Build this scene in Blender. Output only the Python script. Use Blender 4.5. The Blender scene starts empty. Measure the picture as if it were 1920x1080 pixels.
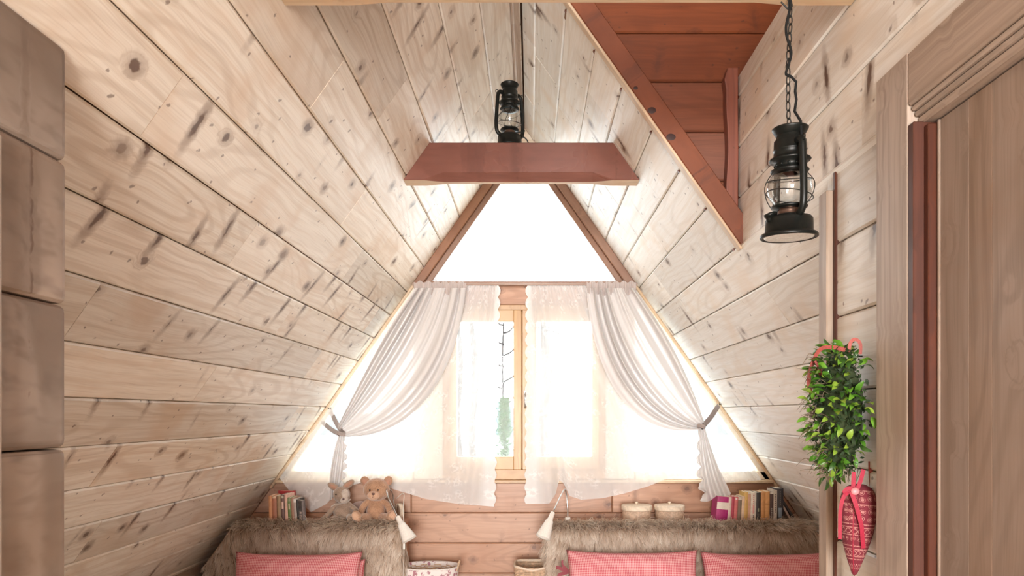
import bpy, bmesh, math, random
import numpy as np
from mathutils import Vector, Matrix, Quaternion
random.seed(7); rng = np.random.default_rng(7)
PI = math.pi
scene = bpy.context.scene
COL = scene.collection

# ------------------------------------------------------------------ camera, sky, light, exposure
F = 1300.0
cam_d = bpy.data.cameras.new('camera'); cam = bpy.data.objects.new('camera', cam_d); COL.objects.link(cam)
cam.location = (0, 0, 1.5); cam.rotation_euler = (PI/2, 0, 0)
cam_d.sensor_fit = 'HORIZONTAL'; cam_d.sensor_width = 36; cam_d.lens = F/1920*36
cam_d.shift_x = -37/1920; cam_d.shift_y = 237/1920; cam_d.clip_start = 0.02; cam_d.clip_end = 500
scene.camera = cam
scene.view_settings.view_transform = 'Standard'; scene.view_settings.look = 'None'
scene.view_settings.gamma = 1.0; scene.view_settings.use_curve_mapping = False
scene.view_settings.exposure = 0.93
world = bpy.data.worlds.new('overcast_sky'); scene.world = world; world.use_nodes = True
bgn = world.node_tree.nodes['Background']; bgn.inputs[0].default_value = (0.97, 0.985, 1.0, 1); bgn.inputs[1].default_value = 4.7
scene.cycles.max_bounces = 10; scene.cycles.transparent_max_bounces = 24; scene.cycles.diffuse_bounces = 6
scene.cycles.caustics_reflective = False; scene.cycles.caustics_refractive = False
scene.cycles.sample_clamp_indirect = 8

def area_light(name, loc, rot, sx, sy, power, col=(1, 1, 1), portal=False):
    l = bpy.data.lights.new(name, 'AREA'); l.shape = 'RECTANGLE'; l.size = sx; l.size_y = sy; l.energy = power; l.color = col
    o = bpy.data.objects.new(name, l); COL.objects.link(o); o.location = loc; o.rotation_euler = rot
    if portal: l.cycles.is_portal = True
    return o
# fill light added behind the camera to brighten the room, before a blank wall
area_light('rear_fill_light', (0.0, -4.3, 1.5), (PI/2, 0, 0), 1.9, 2.3, 350, (1.0, 0.985, 0.955))
area_light('front_window_portal', (-0.05, 4.66, 1.95), (-PI/2, 0, 0), 3.2, 1.9, 1, portal=True)

# ------------------------------------------------------------------ helpers
def at(x, y, Y):
    return Vector(((x-997)/F*Y, Y, 1.5+(777-y)/F*Y))

def tag(o, label=None, cat=None, group=None, kind=None):
    if label: o['label'] = label
    if cat: o['category'] = cat
    if group: o['group'] = group
    if kind: o['kind'] = kind
    return o

def empty(name, loc=(0, 0, 0), rot=(0, 0, 0)):
    o = bpy.data.objects.new(name, None); COL.objects.link(o); o.location = loc; o.rotation_euler = rot
    o.empty_display_size = 0.05
    return o

def link(name, me, parent=None, mat=None, M=None):
    if mat and not me.materials:
        me.materials.append(mat)
    o = bpy.data.objects.new(name, me); COL.objects.link(o)
    if parent is not None: o.parent = parent
    if M is not None: o.matrix_basis = M
    return o

def mesh(name, verts, faces, mat=None, smooth=False):
    me = bpy.data.meshes.new(name); me.from_pydata([tuple(v) for v in verts], [], faces)
    if mat: me.materials.append(mat)
    if smooth: me.polygons.foreach_set('use_smooth', [True]*len(me.polygons))
    me.update(); return me

def bm_mesh(name, bm, mat=None, smooth=False, mats=None):
    me = bpy.data.meshes.new(name); bm.normal_update(); bm.to_mesh(me); bm.free()
    for m in (mats or ([mat] if mat else [])): me.materials.append(m)
    if smooth: me.polygons.foreach_set('use_smooth', [True]*len(me.polygons))
    return me

def box(bm, x0, x1, y0, y1, z0, z1, bev=0, seg=1, mi=0, M=None):
    r = bmesh.ops.create_cube(bm, size=1)
    vs = r['verts']
    for v in vs:
        v.co = Vector(((x0+x1)/2+v.co.x*(x1-x0), (y0+y1)/2+v.co.y*(y1-y0), (z0+z1)/2+v.co.z*(z1-z0)))
    fs = list({f for v in vs for f in v.link_faces})
    if bev:
        es = list({e for v in vs for e in v.link_edges})
        rr = bmesh.ops.bevel(bm, geom=es, offset=bev, segments=seg, affect='EDGES', profile=0.6)
        vs = list({v for f in rr['faces'] for v in f.verts}); 
        fs = list({f for v in vs for f in v.link_faces})
    for f in fs: f.material_index = mi
    if M is not None:
        bmesh.ops.transform(bm, matrix=M, verts=vs)
    return vs

def boxo(name, x0, x1, y0, y1, z0, z1, mat, parent=None, bev=0.003, seg=1):
    """box with its object origin in the middle (so object coordinates serve the wood grain)"""
    c = ((x0+x1)/2, (y0+y1)/2, (z0+z1)/2)
    bm = bmesh.new(); box(bm, x0-c[0], x1-c[0], y0-c[1], y1-c[1], z0-c[2], z1-c[2], bev, seg)
    return link(name, bm_mesh(name, bm, mat), parent, None, Matrix.Translation(c))

def lathe(bm, prof, n=24, mi=0, M=None, cap=False):
    rings = []; new = []
    for (r, z) in prof:
        if r < 1e-6:
            v = bm.verts.new((0, 0, z)); rings.append([v]); new.append(v)
        else:
            ring = [bm.verts.new((r*math.cos(2*PI*i/n), r*math.sin(2*PI*i/n), z)) for i in range(n)]
            rings.append(ring); new += ring
    for a, b in zip(rings[:-1], rings[1:]):
        for i in range(n):
            j = (i+1) % n
            if len(a) == 1 and len(b) == 1: continue
            if len(a) == 1: f = bm.faces.new((a[0], b[j], b[i]))
            elif len(b) == 1: f = bm.faces.new((a[i], a[j], b[0]))
            else: f = bm.faces.new((a[i], a[j], b[j], b[i]))
            f.material_index = mi; f.smooth = True
    if M is not None: bmesh.ops.transform(bm, matrix=M, verts=new)
    return new

def tube(bm, pts, r, n=8, closed=False, mi=0, caps=True, flat=None):
    """tube along pts; r a number or a list; flat=(w,t) gives a flattened section"""
    pts = [Vector(p) for p in pts]; N = len(pts)
    rs = r if isinstance(r, (list, tuple)) else [r]*N
    rings = []; up = None
    for i, p in enumerate(pts):
        if closed: t = (pts[(i+1) % N]-pts[i-1])
        else: t = pts[min(i+1, N-1)]-pts[max(i-1, 0)]
        t.normalize()
        if up is None:
            up = Vector((0, 0, 1)) if abs(t.z) < 0.9 else Vector((0, 1, 0))
        s = t.cross(up)
        if s.length < 1e-4: s = t.cross(Vector((1, 0.1, 0)))
        s.normalize(); up = s.cross(t).normalized()
        ring = []
        for k in range(n):
            a = 2*PI*k/n
            ring.append(bm.verts.new(p+(s*math.cos(a)+up*math.sin(a))*rs[i]))
        rings.append(ring)
    M = N if closed else N-1
    for i in range(M):
        a, b = rings[i], rings[(i+1) % N]
        for k in range(n):
            f = bm.faces.new((a[k], a[(k+1) % n], b[(k+1) % n], b[k])); f.smooth = True; f.material_index = mi
    if caps and not closed:
        f = bm.faces.new(rings[0][::-1]); f.material_index = mi
        f = bm.faces.new(rings[-1]); f.material_index = mi
    return [v for r_ in rings for v in r_]

def spline(ctrl, n):
    """Catmull-Rom through ctrl points"""
    P = [Vector(p) for p in ctrl]; P = [P[0]*2-P[1]]+P+[P[-1]*2-P[-2]]
    out = []; segs = len(P)-3
    for i in range(n+1):
        t = i/n*segs; k = min(int(t), segs-1); f = t-k
        a, b, c, d = P[k:k+4]
        out.append(0.5*((2*b)+(c-a)*f+(2*a-5*b+4*c-d)*f*f+(3*b-a-3*c+d)*f**3))
    return out

def ellipsoid(bm, c, r, rot=None, u=16, v=10, mi=0):
    rr = bmesh.ops.create_uvsphere(bm, u_segments=u, v_segments=v, radius=1)
    M = Matrix.Translation(c) @ (rot.to_4x4() if rot is not None else Matrix.Identity(4)) @ Matrix.Diagonal((r[0], r[1], r[2], 1))
    bmesh.ops.transform(bm, matrix=M, verts=rr['verts'])
    for f in {f for w in rr['verts'] for f in w.link_faces}: f.smooth = True; f.material_index = mi
    return rr['verts']

# ------------------------------------------------------------------ materials
class NT:
    def __init__(s, name):
        s.m = bpy.data.materials.new(name); s.m.use_nodes = True; s.t = s.m.node_tree; s.n = s.t.nodes
        s.b = s.n['Principled BSDF']; s.out = s.n['Material Output']
    def add(s, typ, **kw):
        n = s.n.new(typ)
        for k, v in kw.items():
            if k in ('ins',):
                for a, b in v.items():
                    if isinstance(b, bpy.types.NodeSocket): s.t.links.new(b, n.inputs[a])
                    else: n.inputs[a].default_value = b
            else: setattr(n, k, v)
        return n
    def link(s, a, b): s.t.links.new(a, b)
    def math(s, op, a, b=0.0, c=None, clamp=False):
        n = s.n.new('ShaderNodeMath'); n.operation = op; n.use_clamp = clamp
        for i, v in enumerate([a, b] + ([c] if c is not None else [])):
            if isinstance(v, bpy.types.NodeSocket): s.t.links.new(v, n.inputs[i])
            else: n.inputs[i].default_value = v
        return n.outputs[0]
    def rng(s, v, a, b, c=0.0, d=1.0, smooth=True):
        n = s.n.new('ShaderNodeMapRange'); n.interpolation_type = 'SMOOTHSTEP' if smooth else 'LINEAR'
        s.t.links.new(v, n.inputs[0])
        for i, x in enumerate((a, b, c, d)): n.inputs[i+1].default_value = x
        return n.outputs[0]
    def mix(s, f, a, b, blend='MIX'):
        n = s.n.new('ShaderNodeMix'); n.data_type = 'RGBA'; n.blend_type = blend
        for i, v in ((0, f), (6, a), (7, b)):
            if isinstance(v, bpy.types.NodeSocket): s.t.links.new(v, n.inputs[i])
            elif i == 0: n.inputs[0].default_value = v
            else: n.inputs[i].default_value = (*v, 1) if len(v) == 3 else v
        return n.outputs[2]

def simple(name, col, rough=0.6, metal=0.0, spec=0.5, bump=0.0, bscale=200, var=0.0, coat=0.0):
    t = NT(name); b = t.b
    b.inputs['Base Color'].default_value = (*col, 1); b.inputs['Roughness'].default_value = rough
    b.inputs['Metallic'].default_value = metal; b.inputs['Specular IOR Level'].default_value = spec
    b.inputs['Coat Weight'].default_value = coat
    tc = t.add('ShaderNodeTexCoord')
    nz = t.add('ShaderNodeTexNoise', ins={'Vector': tc.outputs['Object'], 'Scale': bscale, 'Detail': 3.0})
    v = max(var, 0.04)
    dark = tuple(c*(1-v*1.6) for c in col); light = tuple(min(1, c*(1+v)) for c in col)
    t.link(t.mix(t.rng(nz.outputs[0], 0.35, 0.65), dark, light), b.inputs['Base Color'])
    if bump:
        bp = t.add('ShaderNodeBump', ins={'Strength': bump, 'Distance': 0.002, 'Height': nz.outputs[0]})
        t.link(bp.outputs[0], b.inputs['Normal'])
    return t.m

def wood(name, light, dark, knotc=(0.10, 0.042, 0.018), knots=1.0, axis='X', rough=0.42, var=0.14, streak=1.0, spec=0.5, seedoff=0.0, grainamt=1.0, scale=1.0, kp=2.2):
    """pine board; object x (or the axis named) runs along the grain"""
    t = NT(name); b = t.b
    tc = t.add('ShaderNodeTexCoord'); oi = t.add('ShaderNodeObjectInfo')
    sep = t.add('ShaderNodeSeparateXYZ', ins={0: tc.outputs['Object']})
    idx = {'X': (0, 1, 2), 'Y': (1, 0, 2), 'Z': (2, 0, 1)}[axis]
    al = sep.outputs[idx[0]]; ac = sep.outputs[idx[1]]; ad = sep.outputs[idx[2]]
    if axis in 'YZ': ac = t.math('ADD', ac, ad); ad = t.math('MULTIPLY', ad, 0.3)
    r1 = t.math('MULTIPLY', oi.outputs['Random'], 61.7); r2 = t.math('MULTIPLY', oi.outputs['Random'], 233.3)
    X = t.math('ADD', t.math('MULTIPLY', al, scale), r1); Yy = t.math('ADD', t.math('MULTIPLY', ac, scale), r2)
    base = t.add('ShaderNodeCombineXYZ', ins={0: X, 1: Yy, 2: ad})
    # warp
    wn = t.add('ShaderNodeTexNoise', ins={'Vector': base.outputs[0], 'Scale': 2.2, 'Detail': 2.0})
    warp = t.math('MULTIPLY', t.math('SUBTRACT', wn.outputs[0], 0.5), 0.055)
    # knots
    kn = t.add('ShaderNodeTexNoise', ins={'Vector': base.outputs[0], 'Scale': 45.0, 'Detail': 2.0})
    kd = t.math('MULTIPLY', t.math('SUBTRACT', kn.outputs[0], 0.5), 0.022)
    Xk = t.math('ADD', X, kd); Yk = t.math('ADD', Yy, kd)
    v1c = t.add('ShaderNodeCombineXYZ', ins={0: t.math('MULTIPLY', Xk, 5.2), 1: t.math('MULTIPLY', Yk, 6.4), 2: 0.0})
    v1 = t.add('ShaderNodeTexVoronoi', voronoi_dimensions='2D', ins={'Vector': v1c.outputs[0], 'Scale': 1.0, 'Randomness': 1.0})
    c1 = t.add('ShaderNodeSeparateColor', ins={0: v1.outputs['Color']})
    rad1 = t.math('MULTIPLY', t.math('POWER', c1.outputs[0], kp), 0.10)
    k1 = t.rng(t.math('SUBTRACT', v1.outputs['Distance'], rad1), -0.028, 0.010, 1.0, 0.0)
    k1 = t.math('MULTIPLY', k1, t.math('MULTIPLY', t.math('GREATER_THAN', rad1, 0.015), t.rng(c1.outputs[1], 0.0, 1.0, 0.45, 1.0, False)))
    halo1 = t.math('MULTIPLY', t.rng(t.math('SUBTRACT', v1.outputs['Distance'], rad1), 0.0, 0.17, 1.0, 0.0), t.rng(rad1, 0.02, 0.08))
    # spike knots lying across the board
    sh = t.math('ADD', Xk, t.math('MULTIPLY', Yk, t.math('ADD', -0.25, t.math('MULTIPLY', oi.outputs['Random'], 0.5))))
    v2c = t.add('ShaderNodeCombineXYZ', ins={0: t.math('MULTIPLY', sh, 6.5), 1: t.math('MULTIPLY', Yk, 1.7), 2: 0.0})
    v2 = t.add('ShaderNodeTexVoronoi', voronoi_dimensions='2D', ins={'Vector': v2c.outputs[0], 'Scale': 1.0, 'Randomness': 1.0})
    c2 = t.add('ShaderNodeSeparateColor', ins={0: v2.outputs['Color']})
    rad2 = t.rng(c2.outputs[1], 0.28, 1.0, 0.0, 0.085, False)
    k2 = t.rng(t.math('SUBTRACT', v2.outputs['Distance'], rad2), -0.034, 0.010, 1.0, 0.0)
    k2 = t.math('MULTIPLY', k2, t.math('GREATER_THAN', rad2, 0.012))
    halo2 = t.math('MULTIPLY', t.rng(t.math('SUBTRACT', v2.outputs['Distance'], rad2), 0.0, 0.13, 1.0, 0.0), t.rng(rad2, 0.0, 0.05))
    # tiny pin knots
    v3c = t.add('ShaderNodeCombineXYZ', ins={0: t.math('MULTIPLY', Xk, 15.0), 1: t.math('MULTIPLY', Yk, 17.0), 2: 0.0})
    v3 = t.add('ShaderNodeTexVoronoi', voronoi_dimensions='2D', ins={'Vector': v3c.outputs[0], 'Scale': 1.0, 'Randomness': 1.0})
    c3 = t.add('ShaderNodeSeparateColor', ins={0: v3.outputs['Color']})
    k3 = t.math('MULTIPLY', t.rng(v3.outputs['Distance'], 0.045, 0.10, 1.0, 0.0), t.math('GREATER_THAN', c3.outputs[2], 0.84))
    # grain, bending round the knots
    bend = t.math('ADD', t.math('MULTIPLY', halo1, 0.018), t.math('MULTIPLY', halo2, 0.010))
    gy = t.math('ADD', t.math('ADD', Yy, warp), bend)
    g1v = t.add('ShaderNodeCombineXYZ', ins={0: t.math('MULTIPLY', X, 1.1), 1: t.math('MULTIPLY', gy, 42.0), 2: ad})
    g1 = t.add('ShaderNodeTexNoise', ins={'Vector': g1v.outputs[0], 'Scale': 1.0, 'Detail': 4.0, 'Roughness': 0.6})
    g2v = t.add('ShaderNodeCombineXYZ', ins={0: t.math('MULTIPLY', X, 5.0), 1: t.math('MULTIPLY', gy, 230.0), 2: t.math('MULTIPLY', ad, 30.0)})
    g2 = t.add('ShaderNodeTexNoise', ins={'Vector': g2v.outputs[0], 'Scale': 1.0, 'Detail': 2.0})
    blot = t.add('ShaderNodeTexNoise', ins={'Vector': base.outputs[0], 'Scale': 3.2, 'Detail': 3.0})
    lf = t.add('ShaderNodeTexNoise', ins={'Vector': t.add('ShaderNodeCombineXYZ', ins={0: t.math('MULTIPLY', X, 0.7), 1: t.math('MULTIPLY', gy, 4.0), 2: 0.0}).outputs[0], 'Scale': 1.0, 'Detail': 1.0})
    rings = t.math('SINE', t.math('ADD', t.math('MULTIPLY', lf.outputs[0], 95.0), t.math('MULTIPLY', halo1, 9.0)))
    ringf = t.math('MULTIPLY', t.rng(rings, 0.1, 1.0), t.rng(lf.outputs[0], 0.35, 0.65, 0.15, 0.55))
    ga = t.rng(g1.outputs[0], 0.42, 0.68, 0.0, 0.62*grainamt)
    col = t.mix(ga, light, dark)
    col = t.mix(t.math('MULTIPLY', ringf, 0.8*grainamt), col, tuple(c*0.86 for c in dark))
    col = t.mix(t.rng(g2.outputs[0], 0.45, 0.75, 0.0, 0.30*grainamt), col, tuple(c*0.72 for c in dark))
    col = t.mix(t.rng(blot.outputs[0], 0.50, 0.70, 0.0, 0.55), col, tuple(c*d for c, d in zip(dark, (1.0, 0.9, 0.8))))
    halo = t.math('MAXIMUM', t.math('MULTIPLY', halo1, t.rng(blot.outputs[0], .3, .7, .25, 1.0)), t.math('MULTIPLY', halo2, 0.8*streak))
    col = t.mix(t.math('MULTIPLY', halo, knots), col, tuple(a*0.45+b_*0.55 for a, b_ in zip(dark, knotc)))
    kk = t.math('MAXIMUM', t.math('MAXIMUM', k1, t.math('MULTIPLY', k2, streak)), t.math('MULTIPLY', k3, 0.7))
    col = t.mix(t.math('MULTIPLY', kk, 0.9*knots, clamp=True), col, knotc)
    tone = t.math('ADD', 1.0-var, t.math('MULTIPLY', t.math('FRACT', t.math('MULTIPLY', oi.outputs['Random'], 17.3)), 2*var))
    hs = t.add('ShaderNodeHueSaturation', ins={'Color': col, 'Value': tone, 'Saturation': t.math('ADD', 0.88, t.math('MULTIPLY', t.math('FRACT', t.math('MULTIPLY', oi.outputs['Random'], 7.1)), 0.24))})
    t.link(hs.outputs[0], b.inputs['Base Color'])
    b.inputs['Specular IOR Level'].default_value = spec
    t.link(t.math('ADD', rough-0.06, t.math('MULTIPLY', g1.outputs[0], 0.14)), b.inputs['Roughness'])
    hgt = t.math('ADD', t.math('MULTIPLY', g1.outputs[0], -0.6), t.math('MULTIPLY', kk, -0.5))
    bp = t.add('ShaderNodeBump', ins={'Strength': 0.35, 'Distance': 0.0012, 'Height': hgt})
    t.link(bp.outputs[0], b.inputs['Normal'])
    return t.m

M_PALE = wood('pale_pine', (0.85, 0.78, 0.68), (0.66, 0.53, 0.40))
M_WHITE = wood('whitewashed_pine', (0.89, 0.87, 0.82), (0.78, 0.71, 0.61), var=0.10)
M_LOG = wood('log_pine', (0.45, 0.36, 0.29), (0.26, 0.19, 0.14), knots=1.0, grainamt=1.8, scale=1.35, kp=1.1, var=0.08, rough=0.6)
M_RED = wood('red_stained_pine', (0.215, 0.068, 0.033), (0.15, 0.045, 0.021), knotc=(0.05, 0.02, 0.015), knots=0.8, var=0.09, streak=0.35, rough=0.4)
M_REDL = wood('rosy_pine', (0.53, 0.31, 0.205), (0.40, 0.215, 0.135), knotc=(0.12, 0.05, 0.03), knots=0.8, var=0.07, streak=0.4, rough=0.38)
M_BEAM = wood('red_beam_pine', (0.205, 0.086, 0.066), (0.145, 0.058, 0.045), knotc=(0.08, 0.03, 0.02), knots=0.5, var=0.04, streak=0.2, rough=0.28)
M_TRIMX = wood('pale_trim_pine', (0.70, 0.54, 0.37), (0.56, 0.39, 0.25), knots=0.25, var=0.05, streak=0.1)
M_TRIMZ = wood('upright_trim_pine', (0.46, 0.37, 0.30), (0.30, 0.225, 0.175), knots=0.12, axis='Z', var=0.05, streak=0.05, rough=0.5)
M_TRIMY = wood('lintel_trim_pine', (0.44, 0.34, 0.27), (0.29, 0.21, 0.155), knots=0.1, axis='Y', var=0.05, streak=0.05, rough=0.5)
M_DOOR = wood('door_pine', (0.34, 0.25, 0.195), (0.24, 0.17, 0.125), knots=0.0, axis='Z', var=0.09, streak=0.0, rough=0.5)
M_JAMB = wood('red_brown_jamb', (0.090, 0.024, 0.011), (0.050, 0.013, 0.006), knots=0.0, axis='Z', var=0.03, streak=0.0, rough=0.45)
M_SASHZ = wood('honey_sash_upright', (0.58, 0.36, 0.18), (0.44, 0.26, 0.12), knots=0.0, axis='Z', var=0.04, streak=0.0, rough=0.35)
M_POST = wood('pale_post', (0.86, 0.79, 0.68), (0.76, 0.67, 0.55), knots=0.1, streak=0.0, var=0.03)
M_SASHX = wood('honey_sash_rail', (0.58, 0.36, 0.18), (0.44, 0.26, 0.12), knots=0.0, var=0.04, streak=0.0, rough=0.35)
M_FRAMEX = wood('brown_window_frame', (0.33, 0.18, 0.115), (0.21, 0.105, 0.068), knots=0.2, var=0.06, streak=0.1, rough=0.35)
M_BACK = simple('dark_joint_wood', (0.24, 0.135, 0.08), 0.9)
M_FLOOR = wood('floor_pine', (0.86, 0.78, 0.67), (0.74, 0.64, 0.52), knots=0.8)
M_BLACK = simple('black_enamel', (0.007, 0.008, 0.007), 0.36, 0.0, 0.28, coat=0.0)
M_IRON = simple('dark_iron', (0.03, 0.028, 0.025), 0.5, 0.6)
M_STEEL = simple('bright_steel', (0.55, 0.55, 0.54), 0.25, 1.0)
M_TIN = simple('ribbed_tin_base', (0.90, 0.89, 0.84), 0.30, 0.15)
M_COPPER = simple('coppery_burner', (0.50, 0.30, 0.22), 0.35, 0.9)
M_WHITEP = simple('white_lacquer', (0.80, 0.77, 0.72), 0.35)
M_PORTRIM = simple('cream_plastic', (0.75, 0.72, 0.66), 0.5)

def glass_mat(name, tint=(1, 1, 1), refl=0.06, rough=0.02):
    t = NT(name)
    tr = t.add('ShaderNodeBsdfTransparent', ins={0: (*tint, 1)})
    gl = t.add('ShaderNodeBsdfGlossy', ins={'Roughness': rough})
    lw = t.add('ShaderNodeLayerWeight', ins={0: 0.35})
    f = t.math('ADD', refl, t.math('MULTIPLY', lw.outputs['Facing'], 0.45), clamp=True)
    mx = t.add('ShaderNodeMixShader', ins={0: f, 1: tr.outputs[0], 2: gl.outputs[0]})
    t.link(mx.outputs[0], t.out.inputs[0]); t.n.remove(t.b); return t.m
M_GLASS = glass_mat('window_glass', (0.97, 0.99, 0.985), 0.006)
M_LGLASS = glass_mat('lantern_glass', (0.90, 0.92, 0.92), 0.10)

def fabric(name, col, opaque, transl=0.5, lace=False):
    t = NT(name); t.n.remove(t.b)
    tc = t.add('ShaderNodeTexCoord')
    df = t.add('ShaderNodeBsdfDiffuse', ins={0: (*col, 1)}); tl = t.add('ShaderNodeBsdfTranslucent', ins={0: (*col, 1)})
    m1 = t.add('ShaderNodeMixShader', ins={0: transl, 1: df.outputs[0], 2: tl.outputs[0]})
    tr = t.add('ShaderNodeBsdfTransparent')
    wv = t.add('ShaderNodeTexNoise', ins={'Vector': tc.outputs['Object'], 'Scale': 9.0, 'Detail': 3.0})
    op = t.math('ADD', opaque-0.06, t.math('MULTIPLY', wv.outputs[0], 0.12))
    if lace:   # embroidered sprigs and a dense scalloped border
        uv = t.add('ShaderNodeUVMap'); su = t.add('ShaderNodeSeparateXYZ', ins={0: uv.outputs[0]})
        vc = t.add('ShaderNodeTexVoronoi', voronoi_dimensions='2D', feature='F1', ins={'Vector': uv.outputs[0], 'Scale': 13.0})
        n2 = t.add('ShaderNodeTexNoise', ins={'Vector': uv.outputs[0], 'Scale': 70.0, 'Detail': 2.0})
        sp = t.math('MULTIPLY', t.rng(vc.outputs['Distance'], 0.15, 0.42, 1.0, 0.0), t.rng(n2.outputs[0], 0.48, 0.56))
        edge = t.rng(su.outputs[0], 0.02, 0.06, 1.0, 0.0)
        op = t.math('ADD', op, t.math('MULTIPLY', sp, 0.15)); op = t.math('ADD', op, t.math('MULTIPLY', edge, 0.3), clamp=True)
    lw = t.add('ShaderNodeLayerWeight', ins={0: 0.5})
    op = t.math('ADD', op, t.math('MULTIPLY', lw.outputs['Facing'], 0.35), clamp=True)
    m2 = t.add('ShaderNodeMixShader', ins={0: op, 1: tr.outputs[0], 2: m1.outputs[0]})
    t.link(m2.outputs[0], t.out.inputs[0]); return t.m
M_SHEER = fabric('white_lace_net', (0.90, 0.91, 0.92), 0.55, 0.11, lace=True)
M_DRAPE = fabric('white_voile', (0.76, 0.735, 0.73), 0.90, 0.16)
M_BAND = fabric('voile_heading', (0.56, 0.49, 0.47), 0.97, 0.15)
# ------------------------------------------------------------------ the setting
AX, AZ, SL = -0.048, 3.357, 1.42            # ridge and pitch of the A-frame
YB = 4.48                                   # inner face of the gable with the window
XR = 0.81                                   # inner face of the wall with the door
XL = -0.87                                  # face of the log wall on the left
YD = 2.72                                   # where the right slope is cut by the red wall
SL_N = math.hypot(1, SL)
def sx(z, side): return AX + side*(AZ-z)/SL

def board(parent, O, a, c, L, W, mat, T=0.022, bev=0.0055, poly=None, proud=0.0, name='plank'):
    """one plank: O is the middle of its face, a along, c across, face normal a x c; poly = own outline in (a, c)"""
    a = Vector(a).normalized(); c = Vector(c).normalized(); n = a.cross(c)
    P = poly or [(-L/2, -W/2), (L/2, -W/2), (L/2, W/2), (-L/2, W/2)]
    N = len(P)
    cen = Vector((sum(p[0] for p in P)/N, sum(p[1] for p in P)/N))
    def inset(d):
        out = []
        for i in range(N):
            p0, p1, p2 = Vector(P[i-1]), Vector(P[i]), Vector(P[(i+1) % N])
            e1 = (p1-p0).normalized(); e2 = (p2-p1).normalized()
            n1 = Vector((-e1.y, e1.x)); n2 = Vector((-e2.y, e2.x))
            b = (n1+n2); k = d/max(0.25, b.length/2) if b.length > 1e-6 else d
            out.append(p1+b.normalized()*k)
        return out
    P0 = inset(0.0014); P1 = inset(0.0014+bev)
    if poly is None:
        P0 = [Vector((p[0]*(1-.0008/L), p[1]*(1-.0034/W))) for p in P]; P1 = [Vector((p[0]*(1-.0024/L), p[1]*(1-2*(.0017+bev)/W))) for p in P]
    verts = [(p.x, p.y, -T) for p in P0]+[(p.x, p.y, -bev) for p in P0]+[(p.x, p.y, 0) for p in P1]
    faces = [tuple(range(2*N, 3*N))]
    for i in range(N):
        j = (i+1) % N
        faces.append((i, j, N+j, N+i)); faces.append((N+i, N+j, 2*N+j, 2*N+i))
    me = mesh(name, verts, faces, mat)
    M = Matrix((( a.x, c.x, n.x, 0), (a.y, c.y, n.y, 0), (a.z, c.z, n.z, 0), (0, 0, 0, 1)))
    M.translation = Vector(O)+n*proud
    return link(name, me, parent, None, M)

def row(parent, p0, a, c, L, W, mat, joints=None, **k):
    """a run of planks end to end from p0 (middle of the start edge) along a"""
    a = Vector(a).normalized(); cuts = [0]+sorted(joints or [])+[L]
    for s, e in zip(cuts[:-1], cuts[1:]):
        board(parent, Vector(p0)+a*((s+e)/2), a, c, e-s, W, mat, proud=random.uniform(-0.0008, 0.0008), **k)

def backing(name, verts, faces, mat=M_BACK, kind='structure'):
    o = link(name, mesh(name, verts, faces, mat)); tag(o, kind=kind); return o
def slab(name, p, thick, mat=M_BACK):
    """quad p (4 points, face normal by order) thickened away from its face"""
    p = [Vector(q) for q in p]; n = (p[1]-p[0]).cross(p[2]-p[0]).normalized()
    q = [v-n*thick for v in p]
    N = len(p)
    f = [tuple(range(N)), tuple(range(2*N-1, N-1, -1))]+[(i, N+i, N+(i+1) % N, (i+1) % N) for i in range(N)]
    o = link(name, mesh(name, p+q, f, mat)); tag(o, kind='structure'); return o

# --- left slope, right slope: planks running towards the window
Zs = [0.0, 0.16, 0.31, 0.465, 0.62, 0.775, 0.928, 1.093, 1.243, 1.396, 1.546, 1.690, 1.842, 1.990, 2.138, 2.288, 2.4455, 2.604, 2.770, 2.959, 3.135, 3.294, 3.357]
def off(z, side, d):                        # point of the slope surface pushed outwards by d
    return Vector((sx(z, side)+side*d*SL/SL_N, 0, z+d/SL_N))
Y0 = -4.6; YP = -2.6
e = 0.023
a0, a1 = off(0, -1, e), off(3.40, -1, e)
wl = slab('ceiling', [(a0.x, Y0, a0.z), (a0.x, YB+0.15, a0.z), (a1.x, YB+0.15, a1.z), (a1.x, Y0, a1.z)], 0.10)
lj = {7: [3.9, 6.2], 8: [5.0], 9: [3.7, 6.55], 10: [5.3], 11: [4.4, 6.3], 12: [5.6], 13: [4.9, 6.75], 14: [4.2, 5.9], 15: [5.5], 16: [4.75, 6.5], 17: [5.2, 6.63], 18: [5.9], 19: [6.1], 20: [6.3]}
for i, (z0, z1) in enumerate(zip(Zs[:-1], Zs[1:])):
    zm = (z0+z1)/2; W = (z1-z0)*SL_N/SL
    row(wl, (sx(zm, -1), YP, zm), (0, 1, 0), (1/SL_N, 0, SL/SL_N), YB-YP, W, M_PALE, joints=lj.get(i, [4.1+random.random()*2]))
a0, a1 = off(0, 1, e), off(3.40, 1, e)
zc = 2.139
c1 = off(zc, 1, e)
wr = slab('wall_right', [(a0.x, 0.2, a0.z), (c1.x, 0.2, c1.z), (c1.x, YB+0.15, c1.z), (a0.x, YB+0.15, a0.z)], 0.10)
wr2 = slab('ceiling_right', [(c1.x, YD+0.06, c1.z), (a1.x, YD+0.06, a1.z), (a1.x, YB+0.15, a1.z), (c1.x, YB+0.15, c1.z)], 0.10)
Zr = [0.0, 0.16, 0.31, 0.465, 0.62, 0.775, 0.94, 1.09, 1.236, 1.390, 1.542, 1.703, 1.849, 2.005, 2.153, 2.313, 2.463, 2.62, 2.789, 2.94, 3.10, 3.27, 3.357]
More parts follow.
